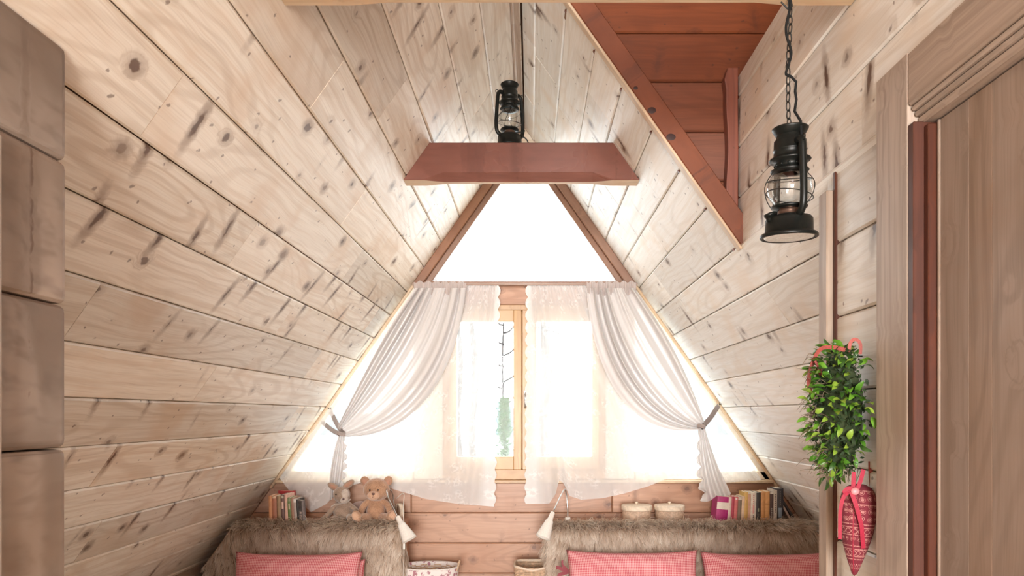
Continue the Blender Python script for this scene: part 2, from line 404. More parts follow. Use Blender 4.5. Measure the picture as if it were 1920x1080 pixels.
for i, (z0, z1) in enumerate(zip(Zr[:-1], Zr[1:])):
    zm = (z0+z1)/2; W = (z1-z0)*SL_N/SL
    ys = 1.3 if z1 < 2.16 else YD-0.02
    L = YB-ys
    js = sorted(random.uniform(0.35, L-0.3) for _ in range(random.choice([1, 2, 2]))) if i > 5 else []
    if len(js) == 2 and js[1]-js[0] < 0.5: js = js[:1]
    row(wr if z1 < 2.16 else wr2, (sx(zm, 1), ys, zm), (0, 1, 0), (1/SL_N, 0, -SL/SL_N), L, W, M_WHITE, joints=js)
# ridge batten
rb = boxo('trim_1', AX-0.055, AX-0.005, YD-0.3, YB, 3.27, 3.29, M_TRIMY, None, 0.004); tag(rb, kind='structure')
rb.rotation_euler = (0, -math.atan(SL), 0); rb.location = (AX-0.028, rb.location.y, 3.308)

# --- gable with the windows
gb = empty('wall_back', (0, 0, 0)); tag(gb, kind='structure')
def gplank(z0, z1, mat, cuts=()):
    zm = (z0+z1)/2; xs = [None]+list(cuts)+[None]
    for k in range(len(xs)-1):
        l0 = sx(z0, -1) if xs[k] is None else xs[k]; l1 = sx(z1, -1) if xs[k] is None else xs[k]
        r0 = sx(z0, 1) if xs[k+1] is None else xs[k+1]; r1 = sx(z1, 1) if xs[k+1] is None else xs[k+1]
        xm = (l0+r0)/2
        board(gb, (xm, YB, zm), (1, 0, 0), (0, 0, 1), 0, 0, mat, poly=[(l0-xm, z0-zm), (r0-xm, z0-zm), (r1-xm, z1-zm), (l1-xm, z1-zm)], bev=0.005)
for k, (z0, z1) in enumerate([(0, .084), (.084, .279), (.279, .474), (.474, .669), (.669, .864), (.864, 1.059)]):
    gplank(z0, z1, M_REDL, [(-.5,), (.62,), (-.9,), (0.35,), (-1.1, 0.62), (-0.78, 0.52)][k])
gplank(1.059, 1.078, M_REDL)
gplank(2.206, 2.335, M_REDL, ())
def slabpoly(name, P, y0, y1, mat, parent=None):
    N = len(P); v = [(x, y0, z) for x, z in P]+[(x, y1, z) for x, z in P]
    f = [tuple(range(N)), tuple(range(2*N-1, N-1, -1))]+[(i, N+i, N+(i+1) % N, (i+1) % N) for i in range(N)]
    return link(name, mesh(name, v, f, mat), parent)
lo = slabpoly('masonry', [(sx(0, -1)-.1, 0), (sx(0, 1)+.1, 0), (sx(1.075, 1)+.1, 1.075), (sx(1.075, -1)-.1, 1.075)], YB+0.023, YB+0.15, M_BACK, gb)
lo.name = 'sheathing'
hi = slabpoly('sheathing', [(sx(2.206, -1)-.08, 2.206), (sx(2.206, 1)+.08, 2.206), (sx(2.335, 1)+.08, 2.335), (sx(2.335, -1)-.08, 2.335)], YB+0.023, YB+0.15, M_BACK, gb)
# little gable above the triangular window
gx = [(sx(3.16, -1), 3.16), (sx(3.16, 1), 3.16), (AX, AZ)]
board(gb, (AX, YB, 3.22), (1, 0, 0), (0, 0, 1), 0, 0, M_PALE, poly=[(x-AX, z-3.22) for x, z in gx], T=0.12)
# posts between the centre window and the side windows
def X4(px): return (px-997)/F*YB
def Z4(py): return 1.5+(777-py)/F*YB
for xa, xb in ((775, 832), (1134, 1191)):
    x0, x1 = X4(xa), X4(xb)
    def zt(x): return min(2.206, AZ-SL*abs(x-AX)-0.0)
    P = [(x0, 1.078), (x1, 1.078), (x1, zt(x1)), (x0, zt(x0))]
    xm = (x0+x1)/2
    board(gb, (xm, YB, 1.6), (0, 0, 1), (-1, 0, 0), 0, 0, M_POST, poly=[(z-1.6, -(x-xm)) for x, z in P], T=0.12, name='post')

def bar(name, p, q, w, y0, y1, mat, parent, shift=0.0):
    """straight timber in the gable plane from p to q (x, z), width w to its left; object x runs along it"""
    p = Vector(p); q = Vector(q); d = (q-p); L = d.length; d.normalize(); nn = Vector((-d.y, d.x))
    m = (p+q)/2+nn*(w/2+shift)
    bm = bmesh.new(); box(bm, -L/2, L/2, -(y1-y0)/2, (y1-y0)/2, -w/2, w/2, min(0.004, w/4))
    M = Matrix(((d.x, 0, nn.x, m.x), (0, 1, 0, (y0+y1)/2), (d.y, 0, nn.y, m.y), (0, 0, 0, 1)))
    return link(name, bm_mesh(name, bm, mat), parent, None, M)

# centre casement, two sashes
w1 = empty('window_1', (X4(983), YB, 1.078)); tag(w1, 'two-sash honey-coloured wooden casement behind the lace curtains', kind='structure')
inv = Matrix.Translation(-w1.location)
def wpart(o): o.matrix_basis = inv @ o.matrix_basis; return o
yf0, yf1 = YB-0.012, YB+0.09
for n_, x0, x1, z0, z1, m_ in (('frame_rail', X4(832), X4(1134), Z4(582), Z4(572), M_SASHX), ('frame_rail', X4(832), X4(1134), 1.0795, Z4(880), M_SASHX),
                               ('frame_stile', X4(832), X4(843), Z4(880), Z4(582), M_SASHZ), ('frame_stile', X4(1123), X4(1134), Z4(880), Z4(582), M_SASHZ)):
    wpart(boxo(n_, x0, x1, yf0, yf1, z0, z1, m_, w1))
for (xa, ga, gb_, xb) in ((843, 857, 963, 978), (979.5, 1006, 1110, 1123)):
    s = boxo('sash', X4(xa), X4(ga), YB-0.022, YB+0.045, Z4(880), Z4(582), M_SASHZ, w1); wpart(s); s.name = 'sash_stile'
    wpart(boxo('sash_stile', X4(gb_), X4(xb), YB-0.022, YB+0.045, Z4(880), Z4(582), M_SASHZ, w1))
    wpart(boxo('sash_rail', X4(ga), X4(gb_), YB-0.021, YB+0.044, Z4(880), Z4(856), M_SASHX, w1))
    wpart(boxo('sash_rail', X4(ga), X4(gb_), YB-0.021, YB+0.044, Z4(603), Z4(582), M_SASHX, w1))
    wpart(boxo('pane', X4(ga)-.005, X4(gb_)+.005, YB+0.010, YB+0.016, Z4(856)-.005, Z4(603)+.005, M_GLASS, w1, 0))
wpart(boxo('astragal', X4(972), X4(986), YB+0.046, YB+0.056, Z4(880), Z4(582), M_SASHZ, w1))
# handle
bm = bmesh.new(); hx, hz = X4(985), Z4(741)
box(bm, hx-.010, hx+.010, YB-.030, YB-.022, hz-.03, hz+.03, .003)
tube(bm, [(hx, YB-.030, hz+.012), (hx, YB-.055, hz+.012), (hx, YB-.062, hz+.0), (hx, YB-.060, hz-.085)], [.006, .006, .007, .006], 8)
hd = link('handle', bm_mesh('handle', bm, M_STEEL), w1); wpart(hd); tag(hd, 'steel window handle')

# side windows (triangles under the slopes)
M_SF = M_POST
for k, (side, xin) in enumerate(((-1, 775), (1, 1191))):
    w = empty('window_%d' % (k+2), (0, 0, 0)); tag(w, ('left' if side < 0 else 'right')+' triangular side window under the slope, behind white net', kind='structure')
    xi = X4(xin); zt_ = AZ-SL*abs(xi-AX)
    xo = sx(1.078, side)
    bar('frame_rail', (min(xo, xi), 1.078), (max(xo, xi), 1.078), 0.055, yf0, yf1, M_SF, w)
    bar('frame_rail', *(((xo, 1.078), (xi, zt_)) if side > 0 else ((xi, zt_), (xo, 1.078))), 0.045, yf0, yf1, M_SF, w)
    v = [(xo-side*0.02, 1.09), (xi, 1.09), (xi, zt_-0.02)]
    slabpoly('pane', v if side > 0 else v[::-1], YB+.010, YB+.016, M_GLASS, w)
# triangular window above
w4 = empty('window_4', (0, 0, 0)); tag(w4, 'triangular gable window above the curtain rod', kind='structure')
zb = 2.335
pL = (sx(zb, -1), zb); pR = (sx(zb, 1), zb); top = (AX, AZ)
bar('frame_rail', pL, pR, 0.022, YB-0.02, YB+0.10, M_FRAMEX, w4)
for (p, q) in (((sx(3.2, -1), 3.2), pL), (pR, (sx(3.2, 1), 3.2))):
    bar('outer_frame', p, q, 0.052, YB-0.035, YB+0.10, M_FRAMEX, w4)
    bar('inner_frame', p, q, 0.036, YB-0.012, YB+0.10, M_FRAMEX, w4, shift=0.052)
slabpoly('pane', [(pL[0]+.06, zb+.02), (pR[0]-.06, zb+.02), (AX, AZ-.1)], YB+.03, YB+.036, M_GLASS, w4)

# window board and battens along the slopes
tag(boxo('trim_2', sx(1.08, -1)+.01, sx(1.08, 1)-.01, YB-0.055, YB-0.002, 1.060, 1.079, M_TRIMX, None, .004), 'pale window board', kind='structure')
def batten(name, side):
    p = (sx(1.03, side), 1.03); q = (sx(2.335, side), 2.335)
    a, b = (p, q) if side > 0 else (q, p)
    o = bar(name, a, b, 0.017, YB-0.032, YB-0.002, M_TRIMX, None); tag(o, 'pale batten along the slope', kind='structure'); return o
batten('trim_3', -1); batten('trim_4', 1)

# --- red wall above the cut in the right slope
wd = slabpoly('wall_dormer', [(sx(2.13, 1)+0.03, 2.13), (1.35, 2.13), (1.35, 3.75), (-0.34, 3.75)], YD+0.045, YD+0.09, M_BACK); tag(wd, kind='structure')
for k, (z0, z1) in enumerate([(2.033, 2.23), (2.23, 2.425), (2.425, 2.619), (2.619, 2.818), (2.818, 3.011), (3.011, 3.207), (3.207, 3.40)]):
    zz0 = max(z0, 2.139); zm = (zz0+z1)/2
    l0, l1 = sx(zz0, 1), sx(z1, 1); xr = 1.35 if z0 > 2.7 else XR+0.02
    xm = (l0+xr)/2
    board(wd, (xm, YD+0.024, zm), (1, 0, 0), (0, 0, 1), 0, 0, M_RED, poly=[(l0-xm, zz0-zm), (xr-xm, zz0-zm), (xr-xm, z1-zm), (l1-xm, z1-zm)], bev=0.006)
fb = bar('trim_5', (XR, AZ-SL*(XR-AX)), (sx(3.42, 1), 3.42), 0.010, YD-0.062, YD-0.021, M_TRIMX, None); tag(fb, 'pale edge strip of the cut slope', kind='structure')
fb2 = bar('trim_6', (XR, AZ-SL*(XR-AX)), (sx(3.42, 1), 3.42), 0.078, YD-0.058, YD-0.024, M_RED, None, shift=-0.079); tag(fb2, 'red-brown raking board along the cut slope', kind='structure')
bm = bmesh.new()
for (px, py, r) in ((1192, 165, .006), (1222, 207, .0115), (1258, 257, .0125)):
    p = at(px, py, YD-0.058)
    lathe(bm, [(0, 0.0008), (r*.7, 0.0012), (r*1.5, 0.0004)], 12, M=Matrix.Translation(p) @ Matrix.Rotation(PI/2, 4, 'X') @ Matrix.Diagonal((1, .72, 1, 1)))
link('knots', bm_mesh('knots', bm, simple('dark_knot', (0.035, 0.012, 0.01), 0.5)), fb2, None, fb2.matrix_basis.inverted())
# corner post with worn upper end
bm = bmesh.new(); box(bm, -0.02, 0.024, -0.025, 0.025, -0.27, 0.345, .005, 2)
bmesh.ops.subdivide_edges(bm, edges=[ed for ed in bm.edges if abs(ed.verts[0].co.z-ed.verts[1].co.z) > .3], cuts=14)
for v in bm.verts:
    v.co.x += 0.004*math.sin(v.co.z*17+1)*(1 if v.co.x < 0 else 0.2)
    if v.co.z > 0.25 and v.co.x < 0: v.co.x -= 0.010*(math.sin((v.co.z-.25)/.095*PI))**2
cp = link('trim_7', bm_mesh('trim_7', bm, wood('dark_red_post', (0.27, 0.085, 0.05), (0.16, 0.05, 0.035), knots=0.8, axis='Z', var=0.02)), None, None, Matrix.Translation((XR-0.03, YD+0.001, 2.505))); tag(cp, 'dark knotty corner post', kind='structure')

# --- wall with the door (right)
wdr = slab('wall_door', [(XR+.023, Y0, 2.153), (XR+.023, Y0, 2.83), (XR+.023, YD+.02, 2.83), (XR+.023, YD+.02, 2.153)], 0.09)
low = slab('wall_door_lower', [(XR+.023, 1.515, 0), (XR+.023, 1.515, 2.153), (XR+.023, 1.90, 2.153), (XR+.023, 1.90, 0)], 0.09)
slab('wall_door_near', [(XR+.023, Y0, 0), (XR+.023, Y0, 2.153), (XR+.023, 0.55, 2.153), (XR+.023, 0.55, 0)], 0.09)
slab('wall_door_top', [(XR+.023, 0.55, 2.12), (XR+.023, 0.55, 2.153), (XR+.023, 1.515, 2.153), (XR+.023, 1.515, 2.12)], 0.09)
zz = 2.153
lows = [0.0]+[2.153-0.197*k for k in range(10, -1, -1)]
for z0, z1 in zip(lows[:-1], lows[1:]):
    row(low, (XR, 1.56, (z0+z1)/2), (0, 1, 0), (0, 0, -1), 1.90-1.56, z1-z0, M_WHITE)
for k, (z0, z1) in enumerate([(2.153, 2.35), (2.35, 2.547), (2.547, 2.744), (2.744, 2.83)]):
    row(wdr, (XR, YP, (z0+z1)/2), (0, 1, 0), (0, 0, -1), YD-YP, z1-z0, M_WHITE if k < 9 else M_RED, joints=[[4.3], [2.2, 4.75], [3.6], [4.0]][k])
# batten at the free end of that wall
t8 = boxo('trim_8', XR-0.022, XR-0.001, 1.853, 1.905, 0, 2.10, M_TRIMZ, None, .003); tag(t8, 'pale end board of the door wall', kind='structure')
tag(boxo('trim_9', XR-0.006, XR+0.02, 1.838, 1.852, 0, 2.145, M_JAMB, None, .002), 'red-brown strip beside the end board', kind='structure')
tag(boxo('trim_10', XR+0.0, XR+0.09, 1.905, 1.925, 0, 2.10, M_TRIMZ, None, .002), kind='structure')
# casing, jamb, door
XC = 0.78
dr = empty('door_1', (XR, 1.0, 0)); tag(dr, 'plain pine door in a wooden frame at the right edge', kind='structure')
invd = Matrix.Translation(-dr.location)
def dpart(o): o.matrix_basis = invd @ o.matrix_basis; return o
dpart(boxo('casing', XC, XR+.01, 1.440, 1.570, 0, 2.252, M_TRIMZ, dr, .0015))
hc = dpart(boxo('head_casing', XC, XR+.01, 0.40, 1.4395, 2.139, 2.250, M_TRIMY, dr, .004))
dpart(boxo('head_casing', XC+0.006, XR+.01, 0.40, 1.437, 2.128, 2.1385, M_TRIMY, dr, .003))
dpart(boxo('head_casing', XC+0.013, XR+.015, 0.40, 1.437, 2.116, 2.1275, M_TRIMY, dr, .003))
dpart(boxo('head_jamb', XC+0.020, XR+.05, 0.40, 1.437, 2.098, 2.1155, M_TRIMY, dr, .003))
dpart(boxo('jamb', XC+0.0005, XR+.06, 1.418, 1.4395, 0, 2.10, M_JAMB, dr, .002))
dpart(boxo('jamb', XC+0.022, XR+.06, 1.402, 1.4175, 0, 2.09, M_JAMB, dr, .002))
yy = 1.400
for k, w_ in enumerate((0.006, .090, .066, .105, .080, .12, .09, .11, .10)):
    m_ = M_DOOR
    dpart(boxo('door_board', XR+(.012 if k else .008), XR+.045, yy-w_, yy-.0003, 0.01, 2.094, m_, dr, .0006)); yy -= w_
dpart(boxo('casing', XC, XR+.01, 0.40, 0.53, 0, 2.136, M_TRIMZ, dr, .004))

# --- log wall (left), squared logs with rounded edges
lw = empty('wall_logs', (0, 0, 0)); tag(lw, kind='structure')
zj = [0.0]
z = 1.437-0.267*5
ljs = [z+0.267*k for k in range(0, 9)]
for z0, z1 in zip([0.0]+ljs[:-1], ljs):
    if z1 > 2.3: break
    z1 = min(z1, 2.186)
    bm = bmesh.new(); h = (z1-z0)/2
    box(bm, -1.9, 1.95, 0.0, 0.10, -h+.001, h-.001, .016, 3)
    o = link('log', bm_mesh('log', bm, M_LOG, smooth=False), lw, None, Matrix(((0, -1, 0, XL), (1, 0, 0, -0.648+random.uniform(-.003, .003)), (0, 0, 1, (z0+z1)/2), (0, 0, 0, 1))))
tag(boxo('trim_11', XL, XL+.018, 1.06, 1.117, 0, 1.95, M_TRIMZ, None, .003), 'pale upright strip at the left edge', kind='structure')

# --- floor, rear gable, upper closing boards
fl = slab('floor', [(-2.5, Y0, 0), (2.5, Y0, 0), (2.5, YB+.1, 0), (-2.5, YB+.1, 0)], 0.12, M_FLOOR)
slab('wall_rear', [(-2.5, Y0, 0), (-2.5, Y0, 4.2), (2.5, Y0, 4.2), (2.5, Y0, 0)], 0.1, M_PALE)
slab('ceiling_dormer', [(-0.3, Y0, 3.40), (1.4, Y0, 3.40), (1.4, YD+.1, 3.40), (-0.3, YD+.1, 3.40)][::-1], 0.06, M_RED)
slab('wall_dormer_side', [(1.35, Y0, 2.0), (1.35, Y0, 3.5), (1.35, YD+.1, 3.5), (1.35, YD+.1, 2.0)], 0.06, M_RED)
slab('wall_knee_left', [(-1.989, 2.0, 0), (-1.989, 2.0, .601), (-1.989, YB, .601), (-1.989, YB, 0)][::-1], 0.04, M_TRIMY)

# --- tie beams with stopped chamfers
def beam(name, y0, y1, z0, z1, xl, xr, cl, cr, ch, mat, label):
    """xl, xr: functions of z giving the ends; chamfer from cl to cr (x) on the lower edges"""
    bm = bmesh.new(); st = [(None, 0, 'L'), (cl-.05, 0, 0), (cl+.04, 1, 0), (cr-.04, 1, 0), (cr+.05, 0, 0), (None, 0, 'R')]
    rings = []
    for (x, c, s) in st:
        c = max(c*ch, 0.004)
        prof = [(y0, z0+c), (y0+c*.8, z0), (y1-c*.8, z0), (y1, z0+c), (y1, z1-.004), (y1-.004, z1), (y0+.004, z1), (y0, z1-.004)]
        rings.append([bm.verts.new(((xl(zz_) if s == 'L' else xr(zz_) if s == 'R' else x), yy_, zz_)) for yy_, zz_ in prof])
    for a_, b_ in zip(rings[:-1], rings[1:]):
        for i in range(8): bm.faces.new((a_[i], a_[(i+1) % 8], b_[(i+1) % 8], b_[i]))
    bm.faces.new(rings[0][::-1]); bm.faces.new(rings[-1])
    cx, cy, cz = (cl+cr)/2, (y0+y1)/2, (z0+z1)/2
    bmesh.ops.translate(bm, verts=bm.verts, vec=(-cx, -cy, -cz)); bmesh.ops.recalc_face_normals(bm, faces=bm.faces)
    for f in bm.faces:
        if f.normal.z < -.9: f.material_index = 1  # window glare on the tie beam's underside, put into the colour as pale wood
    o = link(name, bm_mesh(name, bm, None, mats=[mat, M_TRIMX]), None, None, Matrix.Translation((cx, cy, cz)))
    tag(o, label, 'beam'); return o
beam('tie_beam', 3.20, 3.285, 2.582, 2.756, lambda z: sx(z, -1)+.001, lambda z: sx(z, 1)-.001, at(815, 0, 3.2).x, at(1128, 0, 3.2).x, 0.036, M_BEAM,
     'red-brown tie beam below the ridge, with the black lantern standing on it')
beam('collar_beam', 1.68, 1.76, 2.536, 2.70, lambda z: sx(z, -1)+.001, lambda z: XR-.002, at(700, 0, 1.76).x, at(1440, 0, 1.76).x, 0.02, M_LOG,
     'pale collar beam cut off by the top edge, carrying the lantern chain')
# ------------------------------------------------------------------ outside
gr = slab('ground', [(-60, 6, -1.6), (60, 6, -1.6), (60, 120, -1.6), (-60, 120, -1.6)], 0.3, simple('snowy_field', (0.50, 0.54, 0.56), 0.9))
def hill(name, y, h, x0, x1, col, label):
    n = 40; v = []; f = []
    for i in range(n+1):
        x = x0+(x1-x0)*i/n; hh = h*(math.sin(PI*i/n)**0.6)*(0.8+0.25*math.sin(i*0.9)+0.12*math.sin(i*2.3))
        v += [(x, y-8, -1.6), (x, y, -1.6+hh), (x, y+8, -1.6)]
    for i in range(n):
        a = 3*i; f += [(a, a+3, a+4, a+1), (a+1, a+4, a+5, a+2)]
    tag(link(name, mesh(name, v, f, simple(name+'_mat', col, 0.95), True)), label, None, kind='structure')
hill('hills', 110, 5.2, -60, 70, (0.07, 0.10, 0.11), 'pale misty hills on the horizon')

def bark_mat():
    t = NT('speckled_bark'); tc = t.add('ShaderNodeTexCoord')
    n = t.add('ShaderNodeTexNoise', ins={'Vector': tc.outputs['Object'], 'Scale': 22.0, 'Detail': 4.0, 'Distortion': 1.0})
    t.link(t.mix(t.rng(n.outputs[0], 0.46, 0.54), (0.008, 0.012, 0.014), (0.05, 0.065, 0.07)), t.b.inputs['Base Color'])
    t.b.inputs['Roughness'].default_value = 0.9; return t.m
M_BARK = bark_mat(); M_TWIG = simple('bare_twig', (0.020, 0.016, 0.016), 0.9)
def trunk(px, py0, py1, Y, w, label, twigs=14, lean=0.0):
    p0 = at(px, py1, Y); p0.z = -1.6; p1 = at(px+lean, py0, Y); p1.z = at(px, 560, Y).z
    bm = bmesh.new(); pts = [p0.lerp(p1, i/14)+Vector((0.03*math.sin(i*1.3), 0, 0)) for i in range(15)]
    tube(bm, [p-p0 for p in pts], [w*(1-.25*i/14)*(1 if i < 13 else (.6, .1)[i-13]) for i in range(15)], 10)
    t = empty('birch_tree', p0); tag(t, label, 'tree', 'birches outside the window')
    link('trunk', bm_mesh('trunk', bm, M_BARK), t)
    bm = bmesh.new()
    for k in range(twigs):
        s = p0.lerp(p1, 0.45+0.5*random.random())-p0; d = Vector((random.uniform(-1, 1), random.uniform(-.5, .5), random.uniform(-.2, .7))).normalized()
        pts = [s+d*(j*0.10)+Vector((0, 0, -0.02*j*j*random.random())) for j in range(5)]
        tube(bm, pts, [.008, .006, .005, .004, .002], 4)
    tag(link('twigs', bm_mesh('twigs', bm, M_TWIG), t), kind='stuff')
trunk(888, 600, 880, 9.5, 0.058, 'thick speckled birch trunk seen through the left casement sash')
trunk(861, 640, 880, 11.5, 0.05, 'thinner birch trunk at the left edge of the left casement sash')
trunk(1022, 600, 880, 10.0, 0.085, 'broad birch trunk seen through the right casement sash', 30)
# thin bare tree between them
p0 = at(948, 790, 8.0); p0.z = -1.6
t = empty('bare_tree', p0); tag(t, 'thin bare sapling with upswept twigs outside the left sash', 'tree')
bm = bmesh.new(); H = at(0, 575, 8.0).z+1.6
tube(bm, spline([(0.01, 0, 0), (0.01, 0, H*.4), (-.02, 0, H*.7), (-.035, 0, H*.85), (-.02, 0, H)], 16), [.028-.0014*i for i in range(17)], 6)
link('trunk', bm_mesh('trunk', bm, M_TWIG), t)
bm = bmesh.new()
for (h, sx_, l) in ((.66, 1, .22), (.70, -1, .14), (.74, 1, .16), (.78, -1, .2), (.80, 1, .3), (.84, -1, .16), (.87, 1, .2), (.9, -1, .14), (.93, 1, .15), (.95, -1, .12), (.97, 1, .1)):
    s = Vector((-.02, 0, H*h)); q = s+Vector((sx_*l*.9, random.uniform(-.1, .1), l*.75))
    tube(bm, spline([s, s.lerp(q, .5)+Vector((0, 0, -.03)), q], 5), [.013, .012, .010, .008, .007, .004], 4)
    m_ = s.lerp(q, .6); tube(bm, [m_, m_+Vector((-sx_*.02, 0, .1))], [.004, .002], 4)
link('branches', bm_mesh('branches', bm, M_TWIG), t)
# young green fir
p0 = at(946, 858, 7.2); top = at(948, 748, 7.2).z
t = empty('young_fir', (p0.x, 7.2, -1.6)); tag(t, 'young light green fir below the bare sapling', 'tree')
bm = bmesh.new(); tube(bm, [(0, 0, 0), (0, 0, top+1.6)], [.03, .006], 6); link('trunk', bm_mesh('trunk', bm, M_TWIG), t)
bm = bmesh.new(); HH = top+1.6
for k in range(9000):
    h = HH*(1-random.random()**1.6*.6); r = (HH-h)*0.13+0.035
    a = random.random()*2*PI; rr = r*random.uniform(.2, 1)
    c = Vector((math.cos(a)*rr, math.sin(a)*rr, h)); d = Vector((math.cos(a), math.sin(a), random.uniform(-.4, .7))).normalized()
    s = Vector((-math.sin(a), math.cos(a), 0))*0.010; l = random.uniform(.03, .06)
    v = [bm.verts.new(c-s), bm.verts.new(c+s), bm.verts.new(c+d*l)]; bm.faces.new(v)
tag(link('needles', bm_mesh('needles', bm, simple('fir_needles', (0.050, 0.120, 0.026), 0.8, var=.2)), t), kind='stuff')

# ------------------------------------------------------------------ curtains
def grid_mesh(name, fn, nu, nv, mat, uvscale=(1, 1)):
    v = []; uv = []
    for j in range(nv+1):
        for i in range(nu+1):
            u, w = i/nu, j/nv; v.append(fn(u, w)); uv.append((u*uvscale[0], w*uvscale[1]))
    f = [(j*(nu+1)+i, j*(nu+1)+i+1, (j+1)*(nu+1)+i+1, (j+1)*(nu+1)+i) for j in range(nv) for i in range(nu)]
    me = mesh(name, v, f, mat, True); l = me.uv_layers.new(name='UVMap')
    idx = np.empty(len(me.loops), dtype=np.int32); me.loops.foreach_get('vertex_index', idx)
    l.data.foreach_set('uv', np.array(uv, dtype=np.float32)[idx].ravel()); return me
def interp(x, pts):
    return float(np.interp(x, [p[0] for p in pts], [p[1] for p in pts]))
YC = 4.385                                    # net curtain plane
# rod
bm = bmesh.new(); r0, r1 = at(776, 533, 4.375), at(1192, 533, 4.375)
tube(bm, [r0, r1], .0075, 10)
for p in (r0, r1): ellipsoid(bm, p, (.012, .012, .012), None, 8, 6)
for p in (r0+Vector((.03, 0, 0)), r1-Vector((.03, 0, 0)), (r0+r1)/2):
    tube(bm, [p, p+Vector((0, .10, 0))], .004, 6)
tag(link('curtain_rod', bm_mesh('curtain_rod', bm, simple('rosy_rod', (0.45, 0.33, 0.28), 0.4))), 'thin horizontal curtain rod under the triangular window', 'curtain rod')

def lace(side):
    # pixels: outer top, inner top, outer bottom, inner bottom
    s = 1 if side > 0 else -1
    if s < 0:
        xo0, xi0, xo1, xi1 = 784, 936, 524, 927
        hem = [(524, 896), (550, 930), (583, 960), (612, 945), (640, 915), (690, 902), (740, 918), (800, 936), (860, 945), (927, 950)]
    else:
        xo0, xi0, xo1, xi1 = 1186, 988, 1428, 986
        hem = [(986, 945), (1030, 944), (1042, 926), (1048, 901), (1056, 905), (1068, 930), (1090, 937), (1130, 934), (1168, 926), (1215, 912), (1262, 893), (1300, 894), (1350, 906), (1428, 900)]
    def fn(u, w):                              # u: 0 at the scalloped inner edge, 1 outer
        xt = xi0+(xo0-xi0)*u
        up = u**0.85
        xb = xi1+(xo1-xi1)*up
        yb = interp(xb, hem)
        y = 534+(yb-534)*w
        x = xt+(xb-xt)*w
        sc = abs(math.sin(PI*(y-534)/23.0))
        ed = max(0.0, 1-u/0.03)
        x += (-s)*(sc*5.0-2)*ed
        ph = u*2*PI*15+1.2*math.sin(u*9)+0.5*math.sin(w*3)
        amp = (0.008+0.006*math.sin(u*13+1))*(0.5+0.5*w)*min(1, u*12+0.2)
        gather = math.exp(-w*22)*0.006*math.sin(u*2*PI*34)
        Y = YC+0.018+amp*math.sin(ph)+gather+0.006*math.sin(u*2*PI*3.3+w*2)
        if s > 0 and w > .8: Y -= 0.06*math.exp(-((x-1048)/12)**2)*(w-.8)/.2
        return at(x, y, Y)
    me = grid_mesh('lace_curtain', fn, 240, 90, M_SHEER, (1.0, 1.0))
    o = link('lace_curtain', me)
    tag(o, 'white lace net with scalloped edge, '+('left half of the window, behind the toys' if s < 0 else 'right half of the window, lifted by a lamp'), 'curtain')
lace(-1); lace(1)

